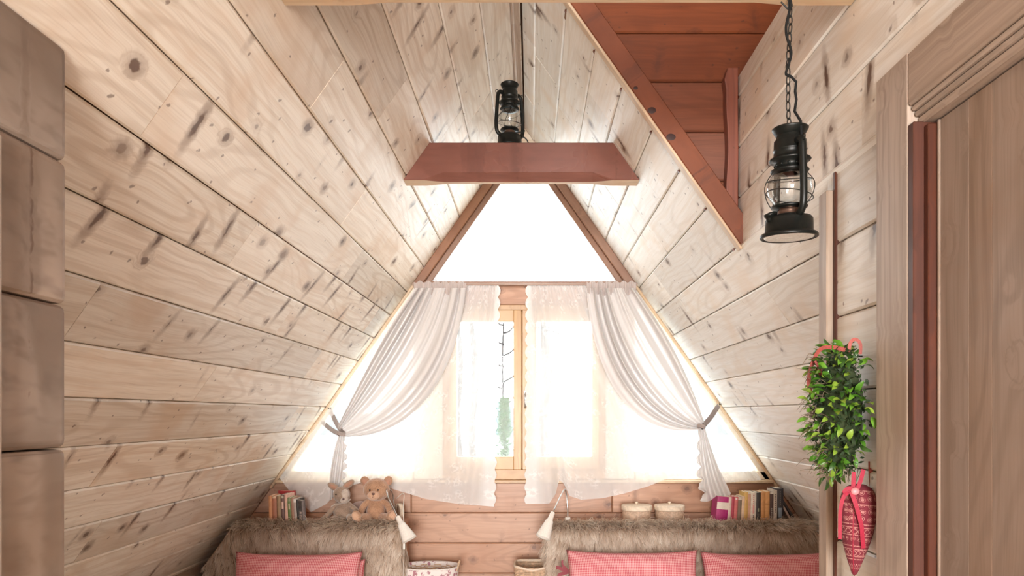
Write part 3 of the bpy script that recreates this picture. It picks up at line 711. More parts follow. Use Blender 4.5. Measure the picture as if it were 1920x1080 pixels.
def bez(P, t): return (1-t)**3*P[0]+3*(1-t)**2*t*P[1]+3*(1-t)*t*t*P[2]+t**3*P[3]
def drape(side):
    V = lambda x, y: Vector((x, y))
    if side < 0:
        outer = [V(779, 540), V(737, 598), V(690, 680), V(633, 800)]
        inner = [V(873, 540), V(858, 690), V(790, 822), V(645, 819)]
    else:
        outer = [V(1191, 540), V(1236, 600), V(1290, 690), V(1321, 793)]
        inner = [V(1101, 540), V(1110, 700), V(1180, 826), V(1311, 805)]
    def fn(u, w):
        P = [outer[k].lerp(inner[k], u) for k in range(4)]
        q = bez(P, w)
        w2 = min(1, max(0, (w-0.0)))
        ph = 2*PI*(u*5.2+0.38*math.sin(u*7.0+side))+0.8*math.sin(w*3)
        amp = (0.028+.012*math.sin(PI*w2))*(0.8+0.3*math.sin(u*11))
        amp *= 1-0.72*w**3
        Y = 4.325-0.012*w+amp*math.sin(ph)+0.0025*math.sin(u*2*PI*17+w*4)*(1-w)
        if u > .93: Y += 0.010*(u-.93)/.07
        k = 1.6*math.cos(ph)*(1-w)
        return at(q.x+k, q.y, Y)
    body = grid_mesh('drape', fn, 220, 110, M_DRAPE)
    t = empty('voile_drape', at(642 if side < 0 else 1315, 810, 4.34)); inv_ = Matrix.Translation(-t.location)
    tag(t, 'white voile drape swept to the '+('left' if side < 0 else 'right')+' and tied back at the slope', 'curtain')
    def ch(n, me, m=None):
        o = link(n, me, t); o.matrix_basis = inv_; return o
    ch('swag', body)
    # heading band with gathers
    def fh(u, w):
        x0, x1 = (776, 874) if side < 0 else (1100, 1193)
        x = x0+(x1-x0)*u; y = 528+24*w+2*math.sin(u*40)
        return at(x, y, 4.350-0.010*math.sin(PI*w)-0.008*math.sin(u*2*PI*9+math.sin(u*20))*w-0.004*math.sin(u*2*PI*21)-.006)
    ch('heading', grid_mesh('heading', fh, 120, 8, M_BAND))
    # tail below the tie
    cx, cy = (640, 813) if side < 0 else (1315, 799)
    if side < 0: L_ = [(636, 813), (622, 850), (614, 900), (618, 938)]; R_ = [(645, 813), (652, 850), (652, 880), (640, 912)]
    else: L_ = [(1311, 800), (1305, 850), (1308, 900), (1319, 940)]; R_ = [(1320, 797), (1336, 850), (1352, 890), (1371, 925)]
    L_ = [Vector(p) for p in L_]; R_ = [Vector(p) for p in R_]
    def ft(u, w):
        q = bez(L_, w).lerp(bez(R_, w), u)
        ph = u*2*PI*3.2+w*1.5
        rim = u if side < 0 else 1-u            # ruffled edge
        ruf = max(0, (rim-.75)/.25)
        x = q.x+(5.0*ruf*math.sin(w*34)+2*ruf*math.sin(w*71))*(0.3+.7*w)*(1 if side < 0 else -1)
        Y = 4.33-0.01*w+0.016*math.sin(ph)*(0.3+w)+0.012*ruf*math.cos(w*34)
        yb = q.y
        if w > .9: yb += 3*math.sin(u*9)*(w-.9)/.1
        return at(x, yb, Y-.02)
    ch('tail', grid_mesh('tail', ft, 70, 90, M_DRAPE))
    # tie ribbon(s)
    M_TIE = M_BAND
    ends = [((620, 771), (642, 812)), ((603, 790), (638, 815))] if side < 0 else [((1348, 760), (1318, 800)), ((1345, 763), (1314, 803))]
    for (a_, b_) in ends:
        bm = bmesh.new(); A = at(a_[0], a_[1], 4.42); B = at(b_[0], b_[1], 4.295)
        pts = spline([A, A.lerp(B, .5)+Vector((0, 0, -.008)), B], 8)
        d = (B-A).normalized(); w_ = Vector((-d.z, 0, d.x))*0.017
        vs = [(bm.verts.new(p-w_), bm.verts.new(p+w_)) for p in pts]
        for p_, q_ in zip(vs[:-1], vs[1:]): bm.faces.new((p_[0], p_[1], q_[1], q_[0]))
        bmesh.ops.solidify(bm, geom=bm.faces[:], thickness=0.002)
        ch('tieback', bm_mesh('tieback', bm, M_TIE, True))
    bm = bmesh.new()
    kp = at(cx, cy, 4.305)
    pts = [kp+Vector((.021*math.cos(a), .022*math.sin(a), .004*math.sin(a*2))) for a in [2*PI*i/16 for i in range(16)]]
    for dz in (-.007, 0, .007): tube(bm, [p+Vector((0, 0, dz)) for p in pts], .0055, 6, True)
    ch('tie_loop', bm_mesh('tie_loop', bm, M_TIE, True))
drape(-1); drape(1)
for (px, py, s) in ((620, 768, -1), (1350, 759, 1)):
    p = at(px, py, 4.44)
    bm = bmesh.new(); tube(bm, [p+Vector((s*.018, 0, .010)), p+Vector((-s*.010, -.02, 0)), p+Vector((-s*.010, -.035, .012))], .0025, 6)
    tag(link('curtain_hook', bm_mesh('curtain_hook', bm, M_IRON)), 'small dark hook in the '+('left' if s < 0 else 'right')+' slope holding the curtain tie', 'hook')

# ------------------------------------------------------------------ lanterns
def R3(ax, a): return Matrix.Rotation(a, 4, ax)
def lantern(label, hanging):
    t = empty('oil_lantern'); tag(t, label, 'lantern')
    def part(n, bm, mat, par=None): return link(n, bm_mesh(n, bm, mat), par or t)
    bm = bmesh.new()
    lathe(bm, [(0, .004), (.060, .004), (.0665, .0), (.0695, .002), (.0695, .007), (.066, .011), (.0575, .013), (.0565, .045), (.052, .051), (.036, .056), (.030, .058), (0, .058)], 40)
    tank = part('fuel_tank', bm, M_BLACK)
    bm = bmesh.new()
    lathe(bm, [(0, .0005), (.012, .0005), (.016, .003), (.020, .0005), (.028, .0005), (.032, .003), (.036, .0005), (.044, .0005), (.048, .003), (.052, .0005), (.058, .001), (.060, .0035)], 40)
    part('base_plate', bm, M_TIN, tank)
    bm = bmesh.new(); lathe(bm, [(.0125, 0), (.0125, .012), (.0145, .012), (.0145, .019), (0, .021)], 14, M=Matrix.Translation((-.004, .047, .042)) @ R3('X', -.35))
    part('filler_cap', bm, M_BLACK, tank)
    bm = bmesh.new(); lathe(bm, [(.031, .056), (.027, .058), (.027, .066), (.024, .070), (.014, .078), (.008, .088), (0, .088)], 24)
    bu = part('burner', bm, M_COPPER)
    bm = bmesh.new(); lathe(bm, [(.026, .070), (.043, .074), (.044, .076), (.043, .079), (.026, .077)], 30); part('burner_plate', bm, M_BLACK, bu)
    bm = bmesh.new(); tube(bm, [(.02, -.02, .064), (.055, -.045, .064)], .002, 6); tube(bm, [(.055, -.045, .064), (.058, -.047, .068), (.055, -.045, .072), (.052, -.043, .068)], .0018, 5, True)
    part('wick_knob', bm, M_BLACK, bu)
    bm = bmesh.new(); prof = [(.030, .078), (.036, .084), (.047, .098), (.0525, .112), (.0535, .124), (.050, .140), (.043, .153), (.037, .161)]
    lathe(bm, prof, 32); part('glass_globe', bm, M_LGLASS)
    bm = bmesh.new()
    for a in range(2):        # wire guard: hoops
        z = (.104, .142)[a]; r = (.0555, .0535)[a]
        tube(bm, [(r*math.cos(q), r*math.sin(q), z+.010*math.sin(q+a*2)) for q in [2*PI*i/28 for i in range(28)]], .0013, 5, True)
    for a in (0.6, 3.7):
        tube(bm, spline([(.046*math.cos(a), .046*math.sin(a), .076), (.057*math.cos(a+.25), .057*math.sin(a+.25), .105), (.057*math.cos(a+.5), .057*math.sin(a+.5), .135), (.040*math.cos(a+.8), .040*math.sin(a+.8), .163)], 10), .0012, 5)
    part('wire_guard', bm, M_IRON)
    bm = bmesh.new()
    lathe(bm, [(.030, .160), (.044, .161), (.046, .164), (.044, .167), (.035, .168), (.034, .184), (.048, .187), (.050, .190), (.048, .193), (.039, .194), (.0385, .212), (.0405, .214), (.0385, .216), (.038, .236), (.034, .240), (.032, .250)], 36)
    for k in range(12):
        a = 2*PI*k/12; ellipsoid(bm, Vector((.0345*math.cos(a), .0345*math.sin(a), .177)), (.004, .004, .004), None, 6, 4)
    part('chimney', bm, M_BLACK)
    bm = bmesh.new(); lathe(bm, [(.030, .248), (.036, .252), (.0425, .263), (.0435, .266), (.041, .268), (.036, .262), (.020, .266), (0, .269)], 32)
    for k in range(10):
        a = 2*PI*k/10; ellipsoid(bm, Vector((.036*math.cos(a), .036*math.sin(a), .257)), (.003, .003, .003), None, 6, 4)
    part('cap', bm, M_BLACK)
    for s in (-1, 1):
        bm = bmesh.new()
        tube(bm, spline([(s*.046, 0, .050), (s*.060, 0, .056), (s*.069, 0, .075), (s*.069, 0, .12), (s*.063, 0, .19), (s*.060, 0, .215), (s*.052, 0, .226), (s*.036, 0, .227)], 26), .0088, 10)
        ps = part('side_tube', bm, M_BLACK)
        bm = bmesh.new(); tube(bm, [(s*(.066+.007*math.cos(q)), 0, .226+.007*math.sin(q)) for q in [2*PI*i/10 for i in range(10)]], .0016, 5, True)
        part('ring', bm, M_BLACK, ps)
    return t
l1 = lantern('black oil lantern standing on the red-brown tie beam', False)
l1.location = at(955.5, 777-402.5, 3.275); l1.location.z = 2.7565; l1.rotation_euler = (0, 0, math.radians(28)); l1.scale = (1.0, 1.0, 1.13)
bm = bmesh.new(); tube(bm, spline([(.050, -.02, .056), (.075, -.03, .040), (.09, -.03, .012), (.085, -.028, .003)], 8), .003, 6)
link('lever', bm_mesh('lever', bm, M_BLACK), l1)
bm = bmesh.new()     # bail handle lowered behind
l2 = lantern('black oil lantern hanging by a chain from the collar beam', True)
YL = 1.725
l2.location = at(1479, 447, YL); l2.rotation_euler = (math.radians(-1), math.radians(-3.5), math.radians(97))
l2.location.z = 1.938
# chain (hangs plumb), hook
ch0 = empty('chain'); ch0.parent = l2
M2 = (Matrix.Translation(l2.location) @ l2.rotation_euler.to_matrix().to_4x4()).inverted()
ch0.matrix_basis = M2
bm = bmesh.new()
for q in range(14):
    a = 2*PI*q/14; 
tube(bm, [(.0062*math.cos(2*PI*q/14), 0, .0125*math.sin(2*PI*q/14)) for q in range(14)], .0016, 6, True)
lk = bm_mesh('link', bm, M_IRON)
zt0, zt1 = 2.225, 2.522; n = 15; pitch = (zt1-zt0)/(n-1); xk = at(1478, 0, YL).x
for k in range(n):
    z = zt0+pitch*k
    M = Matrix.Translation((xk-0.003*math.sin(k*.35)+.002, YL+0.002*math.sin(k), z)) @ R3('Z', (PI/2.3)*(k % 2)+.5) @ R3('Y', random.uniform(-.12, .12))
    o = bpy.data.objects.new('link', lk); COL.objects.link(o); o.parent = ch0; o.matrix_basis = M
bm = bmesh.new()   # wire loop from the cap to the first link
pc = Vector((xk-.004, YL, 2.203))
tube(bm, spline([(pc.x-.022, YL, 2.197), (pc.x-.020, YL, 2.212), (pc.x-.006, YL, 2.219), (pc.x+.004, YL, 2.216), (pc.x+.006, YL, 2.200)], 14), .0018, 6)
link('loop', bm_mesh('loop', bm, M_IRON), ch0)
bm = bmesh.new()   # cable wound beside the chain
pts = []
for i in range(60):
    z = 2.530-0.185*i/59; pts.append((xk-.002+.006*math.sin(i*.16+1.2), YL-.006+.004*math.cos(i*.2), z))
pts += [(xk+.004, YL-.006, 2.338), (xk+.017, YL-.006, 2.325), (xk+.014, YL-.008, 2.30), (xk+.017, YL-.008, 2.28), (xk+.012, YL-.010, 2.25), (xk+.011, YL-.05, 2.21), (xk+.010, YL-.06, 2.17)]
tube(bm, pts, .0033, 7)
cb = link('cable', bm_mesh('cable', bm, simple('black_rubber', (0.012, 0.012, 0.012), 0.9, spec=.2)), l2); cb.matrix_basis = M2.copy()
bm = bmesh.new()
tube(bm, spline([(xk, YL, 2.545), (xk, YL, 2.530), (xk+.010, YL, 2.518), (xk+.001, YL, 2.508), (xk-.010, YL, 2.518), (xk-.018, YL, 2.526)], 16), .0022, 6)
tag(link('ceiling_hook', bm_mesh('ceiling_hook', bm, M_IRON)), 'dark iron hook under the collar beam holding the lantern chain', 'hook')
# ------------------------------------------------------------------ headboard shelves with fur throws, beds
ZT = 0.835
M_SHELF = wood('shelf_pine', (0.55, 0.34, 0.24), (0.42, 0.24, 0.16))
def shelf(x0, x1, side, label):
    t = empty('headboard_shelf', ((x0+x1)/2, 4.3, 0)); tag(t, label, 'headboard'); i_ = Matrix.Translation(-t.location)
    def p(o): o.matrix_basis = i_ @ o.matrix_basis
    p(boxo('shelf_board', x0, x1, 4.135, 4.470, ZT-.022, ZT, M_SHELF, t, .003))
    z = ZT-.023
    for k in range(4):
        zz0 = z-.20; p(boxo('front_board', x0+.005, x1-.005, 4.140, 4.160, max(0, zz0+.001), z, M_SHELF, t, .003)); z = zz0
    for xe in (x0+.001, x1-.021): p(boxo('side_panel', xe, xe+.02, 4.165, 4.46, 0, ZT-.0225, M_SHELF, t, .002))
XA, XB2 = -1.765, -0.79
XC2, XD = 0.135, 1.700
shelf(XA, XB2, -1, 'wooden shelf box behind the left bed, under the fur throw with the toys')
shelf(XC2, XD, 1, 'wooden shelf box behind the right bed, under the fur throw with the round boxes')

def fur_mat():
    t = NT('long_fur'); uv = t.add('ShaderNodeUVMap'); s = t.add('ShaderNodeSeparateXYZ', ins={0: uv.outputs[0]})
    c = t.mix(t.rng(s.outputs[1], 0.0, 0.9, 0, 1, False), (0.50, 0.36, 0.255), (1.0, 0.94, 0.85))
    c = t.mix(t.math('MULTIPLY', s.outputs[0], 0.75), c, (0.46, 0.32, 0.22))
    t.link(c, t.b.inputs['Base Color']); t.b.inputs['Roughness'].default_value = 0.65
    t.b.inputs['Specular IOR Level'].default_value = 0.25
    tl = t.add('ShaderNodeBsdfTranslucent'); t.link(c, tl.inputs[0])
    mx = t.add('ShaderNodeMixShader', ins={0: 0.35, 1: t.b.outputs[0], 2: tl.outputs[0]}); t.link(mx.outputs[0], t.out.inputs[0]); return t.m
M_FUR = fur_mat(); M_PELT = simple('pelt', (0.28, 0.20, 0.15), 0.95, bump=.4, bscale=300)

def fur_throw(x0, x1, side, seam, label, seed):
    """side: which end hangs free (+1: right end of the left throw, -1: left end of the right throw)"""
    R = np.random.default_rng(seed); rad = 0.045
    yf, yb, zt, zb = 4.085, 4.20, ZT+.012, 0.30
    # profile (arc length) from the back of the top, over the front edge, down the front
    La = (yb-(yf+rad)); Lb = rad*PI/2; Lc = zt-rad-zb
    def prof(s):
        s = np.asarray(s); y = np.where(s < La, yb-s, 0.); z = np.where(s < La, zt, 0.); ny = np.zeros_like(s); nz = np.where(s < La, 1., 0.)
        a = (s-La)/rad; m = (s >= La) & (s < La+Lb)
        y = np.where(m, yf+rad-rad*np.sin(a), y); z = np.where(m, zt-rad+rad*np.cos(a), z); ny = np.where(m, -np.sin(a), ny); nz = np.where(m, np.cos(a), nz)
        m = s >= La+Lb
        y = np.where(m, yf, y); z = np.where(m, zt-rad-(s-La-Lb), z); ny = np.where(m, -1., ny); nz = np.where(m, 0., nz)
        return y, z, ny, nz
    Lt = La+Lb+Lc
    t = empty('fur_throw', ((x0+x1)/2, 4.15, zt)); tag(t, label, 'fur throw'); i_ = Matrix.Translation(-t.location)
    def fan(xx, zz):                          # the far end runs down along the slope
        if side > 0:
            xl = np.maximum(AX-(AZ-zz)/SL+0.055, -1.93); return x1+(xx-x1)*(x1-xl)/(x1-x0)
        xl = np.minimum(AX+(AZ-zz)/SL-0.07, 1.75); return x0+(xx-x0)*(xl-x0)/(x1-x0)
    # pelt surface with a closed end cap
    ns = 26; ss = np.linspace(0, Lt, ns); y, z, ny, nz = prof(ss)
    xs = np.linspace(x0, x1, 30); V = []; Fc = []
    def xlim(xx, zz, yy):
        return fan(xx, zz)
    for j in range(ns):
        for xx in xs:
            wv = 0.006*math.sin(xx*9+j*.3)
            V.append((xlim(xx, z[j], y[j]), y[j]-(wv if j > 8 else 0), z[j]+(wv if j <= 8 else 0)))
    n_ = len(xs)
    for j in range(ns-1):
        for i in range(n_-1): Fc.append((j*n_+i, (j+1)*n_+i, (j+1)*n_+i+1, j*n_+i+1))
    # free end: flap over the side of the box
    e = n_-1 if side > 0 else 0; b0 = len(V); xe = x1 if side > 0 else x0
    for j in range(ns): V.append((xe, 4.22, min(z[j], zt-.002)))
    for j in range(ns-1):
        q = (j*n_+e, b0+j, b0+j+1, (j+1)*n_+e); Fc.append(q if side > 0 else q[::-1])
    o = link('pelt', mesh('pelt', V, Fc, M_PELT, True), t, None, i_)
    # hairs
    N = int(26000*(x1-x0))
    s = R.uniform(0, Lt-0.02, N); x = R.uniform(x0, x1, N)
    y, z, ny, nz = prof(s); nx = np.zeros(N); x = fan(x, z)
    # extra hairs on the free end
    Ne = 6000; ze = R.uniform(zb, zt, Ne); ye = R.uniform(yf, 4.21, Ne)
    x = np.concatenate([x, np.full(Ne, xe)]); y = np.concatenate([y, ye]); z = np.concatenate([z, ze])
    nx = np.concatenate([nx, np.full(Ne, float(side))]); ny = np.concatenate([ny, np.zeros(Ne)]); nz = np.concatenate([nz, np.zeros(Ne)])
    N += Ne
    # clumps
    nc = int(620*(x1-x0)); cx = R.uniform(x0-.02, x1+.02, nc); cs = R.uniform(0, Lt, nc)
    cy, cz, _, _ = prof(cs); cx = fan(cx, cz); cdir = R.uniform(-1, 1, nc); clen = R.uniform(.6, 1.25, nc)
    P = np.stack([x, y, z], 1).astype(np.float32); C = np.stack([cx, cy, cz], 1).astype(np.float32)
    near = np.empty(N, dtype=int)
    for k in range(0, N, 4000):
        d = ((P[k:k+4000, None, :]-C[None])**2).sum(2); near[k:k+4000] = d.argmin(1)
    fx = 0.55*np.sin(x*6.1+seed)+0.35*np.sin(x*15.3+z*9+seed*2)+0.5*cdir[near]
    L = R.uniform(.040, .078, N)*clen[near]
    topm = nz > 0.4
    L *= np.where(nz > .1, 1.25, 1.0)
    K = 5; segs = []
    Nn = np.stack([nx, ny, nz], 1)
    lift_extra = (R.random(N) < .35)
    down = np.stack([0.45*fx, np.where(nz > .4, -1.0, -.15)*np.ones(N), np.where(nz > .4, -.05, -1.0)], 1)
    down += R.normal(0, .16, (N, 3)); down /= np.linalg.norm(down, axis=1)[:, None]
    lift = np.where(nz > .2, R.uniform(.25, .85, N), R.uniform(.15, .55, N))[:, None]
    lift = lift*np.where((nz > .4) & lift_extra, 1.7, 1.0)[:, None]
    Cn = C[near]
    for k in range(K):
        tt = k/(K-1)
        d_ = Nn*lift*(tt*(1-.55*tt))+down*(tt**1.25)
        q = P+d_*L[:, None]
        q[:, 2] -= 0.35*L*tt*tt*np.where(nz > .2, 1, .2)
        # pull the tips together
        pull = (Cn+d_*L[:, None]-q)*(0.62*tt*tt)
        q = q+pull*np.array([1, .3, 1])
        segs.append(q)
    w = R.uniform(.0010, .0020, N); T = segs[-1]-segs[0]
    sdir = np.cross(T, Nn+R.normal(0, .45, (N, 3))+np.array([0, -.3, .2])); sdir /= (np.linalg.norm(sdir, axis=1)[:, None]+1e-9)
    wid = [1, 1, .85, .6, .12]
    verts = np.empty((N, K*2, 3)); 
    for k in range(K):
        verts[:, 2*k] = segs[k]-sdir*(w*wid[k])[:, None]; verts[:, 2*k+1] = segs[k]+sdir*(w*wid[k])[:, None]
    base = (np.arange(N)*K*2)[:, None, None]
    quad = np.array([[2*k, 2*k+1, 2*k+3, 2*k+2] for k in range(K-1)])[None]
    faces = (base+quad).reshape(-1, 4)
    verts = verts.reshape(-1, 3)-np.array(t.location)
    me = bpy.data.meshes.new('fur_hair'); me.vertices.add(len(verts)); me.vertices.foreach_set('co', verts.ravel())
    me.loops.add(faces.size); me.loops.foreach_set('vertex_index', faces.ravel().astype(np.int32))
    me.polygons.add(len(faces)); me.polygons.foreach_set('loop_start', np.arange(0, faces.size, 4, dtype=np.int32))
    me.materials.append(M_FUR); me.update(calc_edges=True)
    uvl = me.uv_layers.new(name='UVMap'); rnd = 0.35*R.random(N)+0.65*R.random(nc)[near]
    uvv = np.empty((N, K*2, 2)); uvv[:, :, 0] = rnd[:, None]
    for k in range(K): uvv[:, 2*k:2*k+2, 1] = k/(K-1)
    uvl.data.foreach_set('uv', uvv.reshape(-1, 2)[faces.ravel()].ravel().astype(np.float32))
    tag(link('fur_hair', me, t), kind='stuff')
fur_throw(-1.75, -0.765, 1, None, 'long grey-brown fur throw over the left headboard', 11)
fur_throw(0.100, 1.640, -1, None, 'long grey-brown fur throw over the right headboard', 23)

# beds (mostly below the frame)
M_LINEN = simple('cream_linen', (0.88, 0.86, 0.81), 0.9, bump=.3, bscale=150)
def bed(x0, x1, y0, label):
    t = empty('bed', ((x0+x1)/2, (y0+4.05)/2, 0)); tag(t, label, 'bed'); i_ = Matrix.Translation(-t.location)
    def p(o): o.matrix_basis = i_ @ o.matrix_basis
    for xx in (x0, x1-.03): p(boxo('side_rail', xx, xx+.03, y0+.03, 3.98, .14, .26, M_SHELF, t, .004))
    for yy_ in (y0, 3.98): p(boxo('end_rail', x0, x1, yy_, yy_+.03, .14, .26, M_SHELF, t, .004))
    for xx in (x0, x1-.05):
        for yy_ in (y0+.04, 3.92): p(boxo('leg', xx, xx+.05, yy_, yy_+.05, 0, .139, M_SHELF, t, .004))
    p(boxo('mattress', x0+.035, x1-.035, y0+.035, 3.975, .20, .365, M_LINEN, t, .04, 4))
bed(-1.82, -0.90, 2.1, 'single bed in front of the left headboard, almost out of view')
bed(0.13, 1.78, 2.1, 'double bed in front of the right headboard, almost out of view')

# pillows in a fine red check
def gingham():
    t = NT('red_micro_check'); uv = t.add('ShaderNodeUVMap'); s = t.add('ShaderNodeSeparateXYZ', ins={0: uv.outputs[0]})
    def wv(v): return t.math('GREATER_THAN', t.math('SINE', t.math('MULTIPLY', v, 2*PI)), 0.0)
    a = wv(s.outputs[0]); b = wv(s.outputs[1])
    f = t.math('MULTIPLY', t.math('ADD', a, b), 0.5)
    c = t.mix(f, (0.82, 0.48, 0.48), (0.50, 0.050, 0.085))
    t.link(c, t.b.inputs['Base Color']); t.b.inputs['Roughness'].default_value = 0.85; t.b.inputs['Specular IOR Level'].default_value = .2
    return t.m
M_GING = gingham()
def pillow(name, x0, x1, ztop, label, seed, yb=4.02, bow=False, tilt=0.0, h=0.35, ty=0.30):
    R = random.Random(seed); w = x1-x0; nu, nv = 44, 28; V = []; UV = []; Fc = []
    zc = ztop-h/2*math.cos(ty)
    def surf(u, v, s):
        a = 2*u-1; b = 2*v-1
        # concave sides, pointed corners
        X = a*w/2*(1-0.045*(1-b*b)); Z = b*h/2*(1-0.055*(1-a*a)) 
        Z += 0.010*a*a*a*a*(1 if b > 0 else -1)
        th = (max(0, 1-a**4))**.55*(max(0, 1-b**4))**.55
        wr = 0.006*math.sin(a*5+b*7+seed)+0.004*math.sin(a*13-b*9+seed*2)+0.010*math.sin(a*2.2+seed)
        Y = s*(0.085*th+wr*th)
        return (X, Y, Z)
    me_v = []; cnt = (nu+1)*(nv+1)
    for s in (-1, 1):
        for j in range(nv+1):
            for i in range(nu+1):
                V.append(surf(i/nu, j/nv, s)); UV.append((i/nu*w/.0095, j/nv*h/.0095))
    for k in range(2):
        for j in range(nv):
            for i in range(nu):
                q = (k*cnt+j*(nu+1)+i, k*cnt+j*(nu+1)+i+1, k*cnt+(j+1)*(nu+1)+i+1, k*cnt+(j+1)*(nu+1)+i)
                Fc.append(q if k == 0 else q[::-1])
    me = mesh(name, V, Fc, M_GING, True); l = me.uv_layers.new(name='UVMap')
    idx = np.empty(len(me.loops), dtype=np.int32); me.loops.foreach_get('vertex_index', idx)
    l.data.foreach_set('uv', np.array(UV, dtype=np.float32)[idx].ravel())
    t = empty(name, ((x0+x1)/2, yb-.06, zc), (-ty, tilt, 0)); tag(t, label, 'pillow')
    bm = bmesh.new(); bm.from_mesh(me); bmesh.ops.remove_doubles(bm, verts=bm.verts, dist=.0006); bm.to_mesh(me); bm.free()
    link('cover', me, t)
    if bow:                                   # ribbon fastening at the open side
        for k, zz_ in enumerate((.06,)):
            bm = bmesh.new()
            for (dx, dz) in ((-.06, .02), (-.055, -.05), (-.02, .055)):
                pts = spline([(-w/2+.012, -.02, zz_), (-w/2-.02+dx*.5, -.035, zz_+dz*.6+.01), (-w/2+dx, -.03, zz_+dz)], 8)
                vs = [(bm.verts.new(p+Vector((0, 0, .010))), bm.verts.new(p-Vector((0, 0, .010)))) for p in pts]
                for p_, q_ in zip(vs[:-1], vs[1:]): bm.faces.new((p_[0], p_[1], q_[1], q_[0]))
            bmesh.ops.solidify(bm, geom=bm.faces[:], thickness=.002)
            m_ = bm_mesh('tie_ribbon', bm, simple('pink_check_ribbon', (0.70, 0.22, 0.27), .8), True); link('tie_ribbon', m_, t)
pillow('pillow', at(441, 0, 3.93).x, at(679, 0, 3.93).x, .712, 'red-and-white checked pillow on the left bed', 3, yb=3.945)
pillow('pillow', at(520, 0, 4.02).x, at(688, 0, 4.02).x, .66, 'second red checked pillow, tucked behind the one on the left bed', 5, yb=4.035, ty=.05)
pillow('pillow', at(1062, 0, 3.93).x, at(1308, 0, 3.93).x, .722, 'left of the two red checked pillows on the right bed, with a ribbon tie', 8, yb=3.945, bow=True)
pillow('pillow', at(1314, 0, 3.93).x, at(1558, 0, 3.93).x, .712, 'right of the two red checked pillows on the right bed, cut off by the wall', 12, yb=3.945)

# nightstand between the beds (below the frame) and the two baskets
t = empty('low_cabinet', (-.33, 4.25, 0)); tag(t, 'low wooden cabinet between the beds, under the baskets', 'cabinet')
i_ = Matrix.Translation(-t.location)
for n_, a_ in (('top_board', (-.735, .075, 4.07, 4.46, .41, .43)), ('side_panel', (-.73, -.71, 4.09, 4.46, 0, .409)), ('side_panel', (.05, .07, 4.09, 4.46, 0, .409)), ('front_panel', (-.709, .049, 4.095, 4.11, .03, .409))):
    o = boxo(n_, *a_, M_SHELF, t, .002); o.matrix_basis = i_ @ o.matrix_basis
def floral():
    t = NT('floral_cloth'); tc = t.add('ShaderNodeTexCoord')
    v = t.add('ShaderNodeTexVoronoi', ins={'Vector': tc.outputs['Object'], 'Scale': 32.0}); n = t.add('ShaderNodeTexNoise', ins={'Vector': tc.outputs['Object'], 'Scale': 75.0})
    f = t.math('MULTIPLY', t.rng(v.outputs['Distance'], .28, .42, 1, 0), t.rng(n.outputs[0], .42, .52))
    t.link(t.mix(f, (0.78, 0.72, 0.70), (0.42, 0.20, 0.24)), t.b.inputs['Base Color']); t.b.inputs['Roughness'].default_value = .9; return t.m
def wicker_rows(bm, outline, z0, z1, n, r, taper=.85):
    for k in range(n):
        f = k/(n-1); z = z0+(z1-z0)*f; s = taper+(1-taper)*f
        pts = [Vector((p[0]*s, p[1]*s, z)) for p in outline]
        m = len(pts); pts = [p*(1+0)+Vector((p.x, p.y, 0)).normalized()*(r*.7*math.sin(PI*(i+k))*0+r*.55*(1 if (i//2+k) % 2 else -1)) for i, p in enumerate(pts)]
        tube(bm, pts, r, 5, True)
def rounded_rect(w, d, e, n):
    out = []
    for i in range(n):
        a = 2*PI*i/n; c, s = math.cos(a), math.sin(a)
        out.append((w/2*abs(c)**e*(1 if c > 0 else -1), d/2*abs(s)**e*(1 if s > 0 else -1)))
    return out
M_WICK = simple('pale_wicker', (0.62, 0.44, 0.30), .6, var=.15, bscale=60)
# lined basket
b1 = empty('wicker_basket', (at(806, 0, 4.2).x, 4.20, .431)); tag(b1, 'oval wicker basket lined with floral cloth, beside the left headboard', 'basket')
ol = rounded_rect(.325, .23, .85, 56); ZB = .150
bm = bmesh.new(); wicker_rows(bm, ol, .006, ZB-.015, 17, .0045, .80); lathe(bm, [(0, .004), (.125, .004), (.125, .009), (0, .009)], 30, M=Matrix.Diagonal((1, .7, 1, 1)))
link('woven_body', bm_mesh('woven_body', bm, M_WICK), b1)
bm = bmesh.new()
def ring(s, z, wob=0): return [bm.verts.new((p[0]*s, p[1]*s, z+wob*math.sin(i*.9)+wob*.6*math.sin(i*2.3))) for i, p in enumerate(ol)]
rs = [ring(1.06, ZB-.055, .005), ring(1.08, ZB-.03, .002), ring(1.075, ZB), ring(1.03, ZB+.006), ring(.985, ZB), ring(.96, ZB-.03), ring(.84, .03), ring(.80, .015)]
for a_, b_ in zip(rs[:-1], rs[1:]):
    for i in range(len(ol)):
        j = (i+1) % len(ol); bm.faces.new((a_[i], a_[j], b_[j], b_[i]))
bm.faces.new(rs[-1])
link('cloth_lining', bm_mesh('cloth_lining', bm, floral(), True), b1)
bm = bmesh.new(); tube(bm, [(p[0]*1.075, p[1]*1.075, ZB+.003) for p in ol], .0038, 6, True)
link('piping', bm_mesh('piping', bm, simple('white_piping', (.8, .77, .74), .8), True), b1)
for s in (-1, 1):
    bm = bmesh.new(); tube(bm, spline([(s*.168, -.045, ZB-.02), (s*.178, -.035, ZB+.018), (s*.180, 0, ZB+.030), (s*.178, .035, ZB+.018), (s*.168, .045, ZB-.02)], 14), .007, 7)
    link('handle', bm_mesh('handle', bm, M_WICK, True), b1)
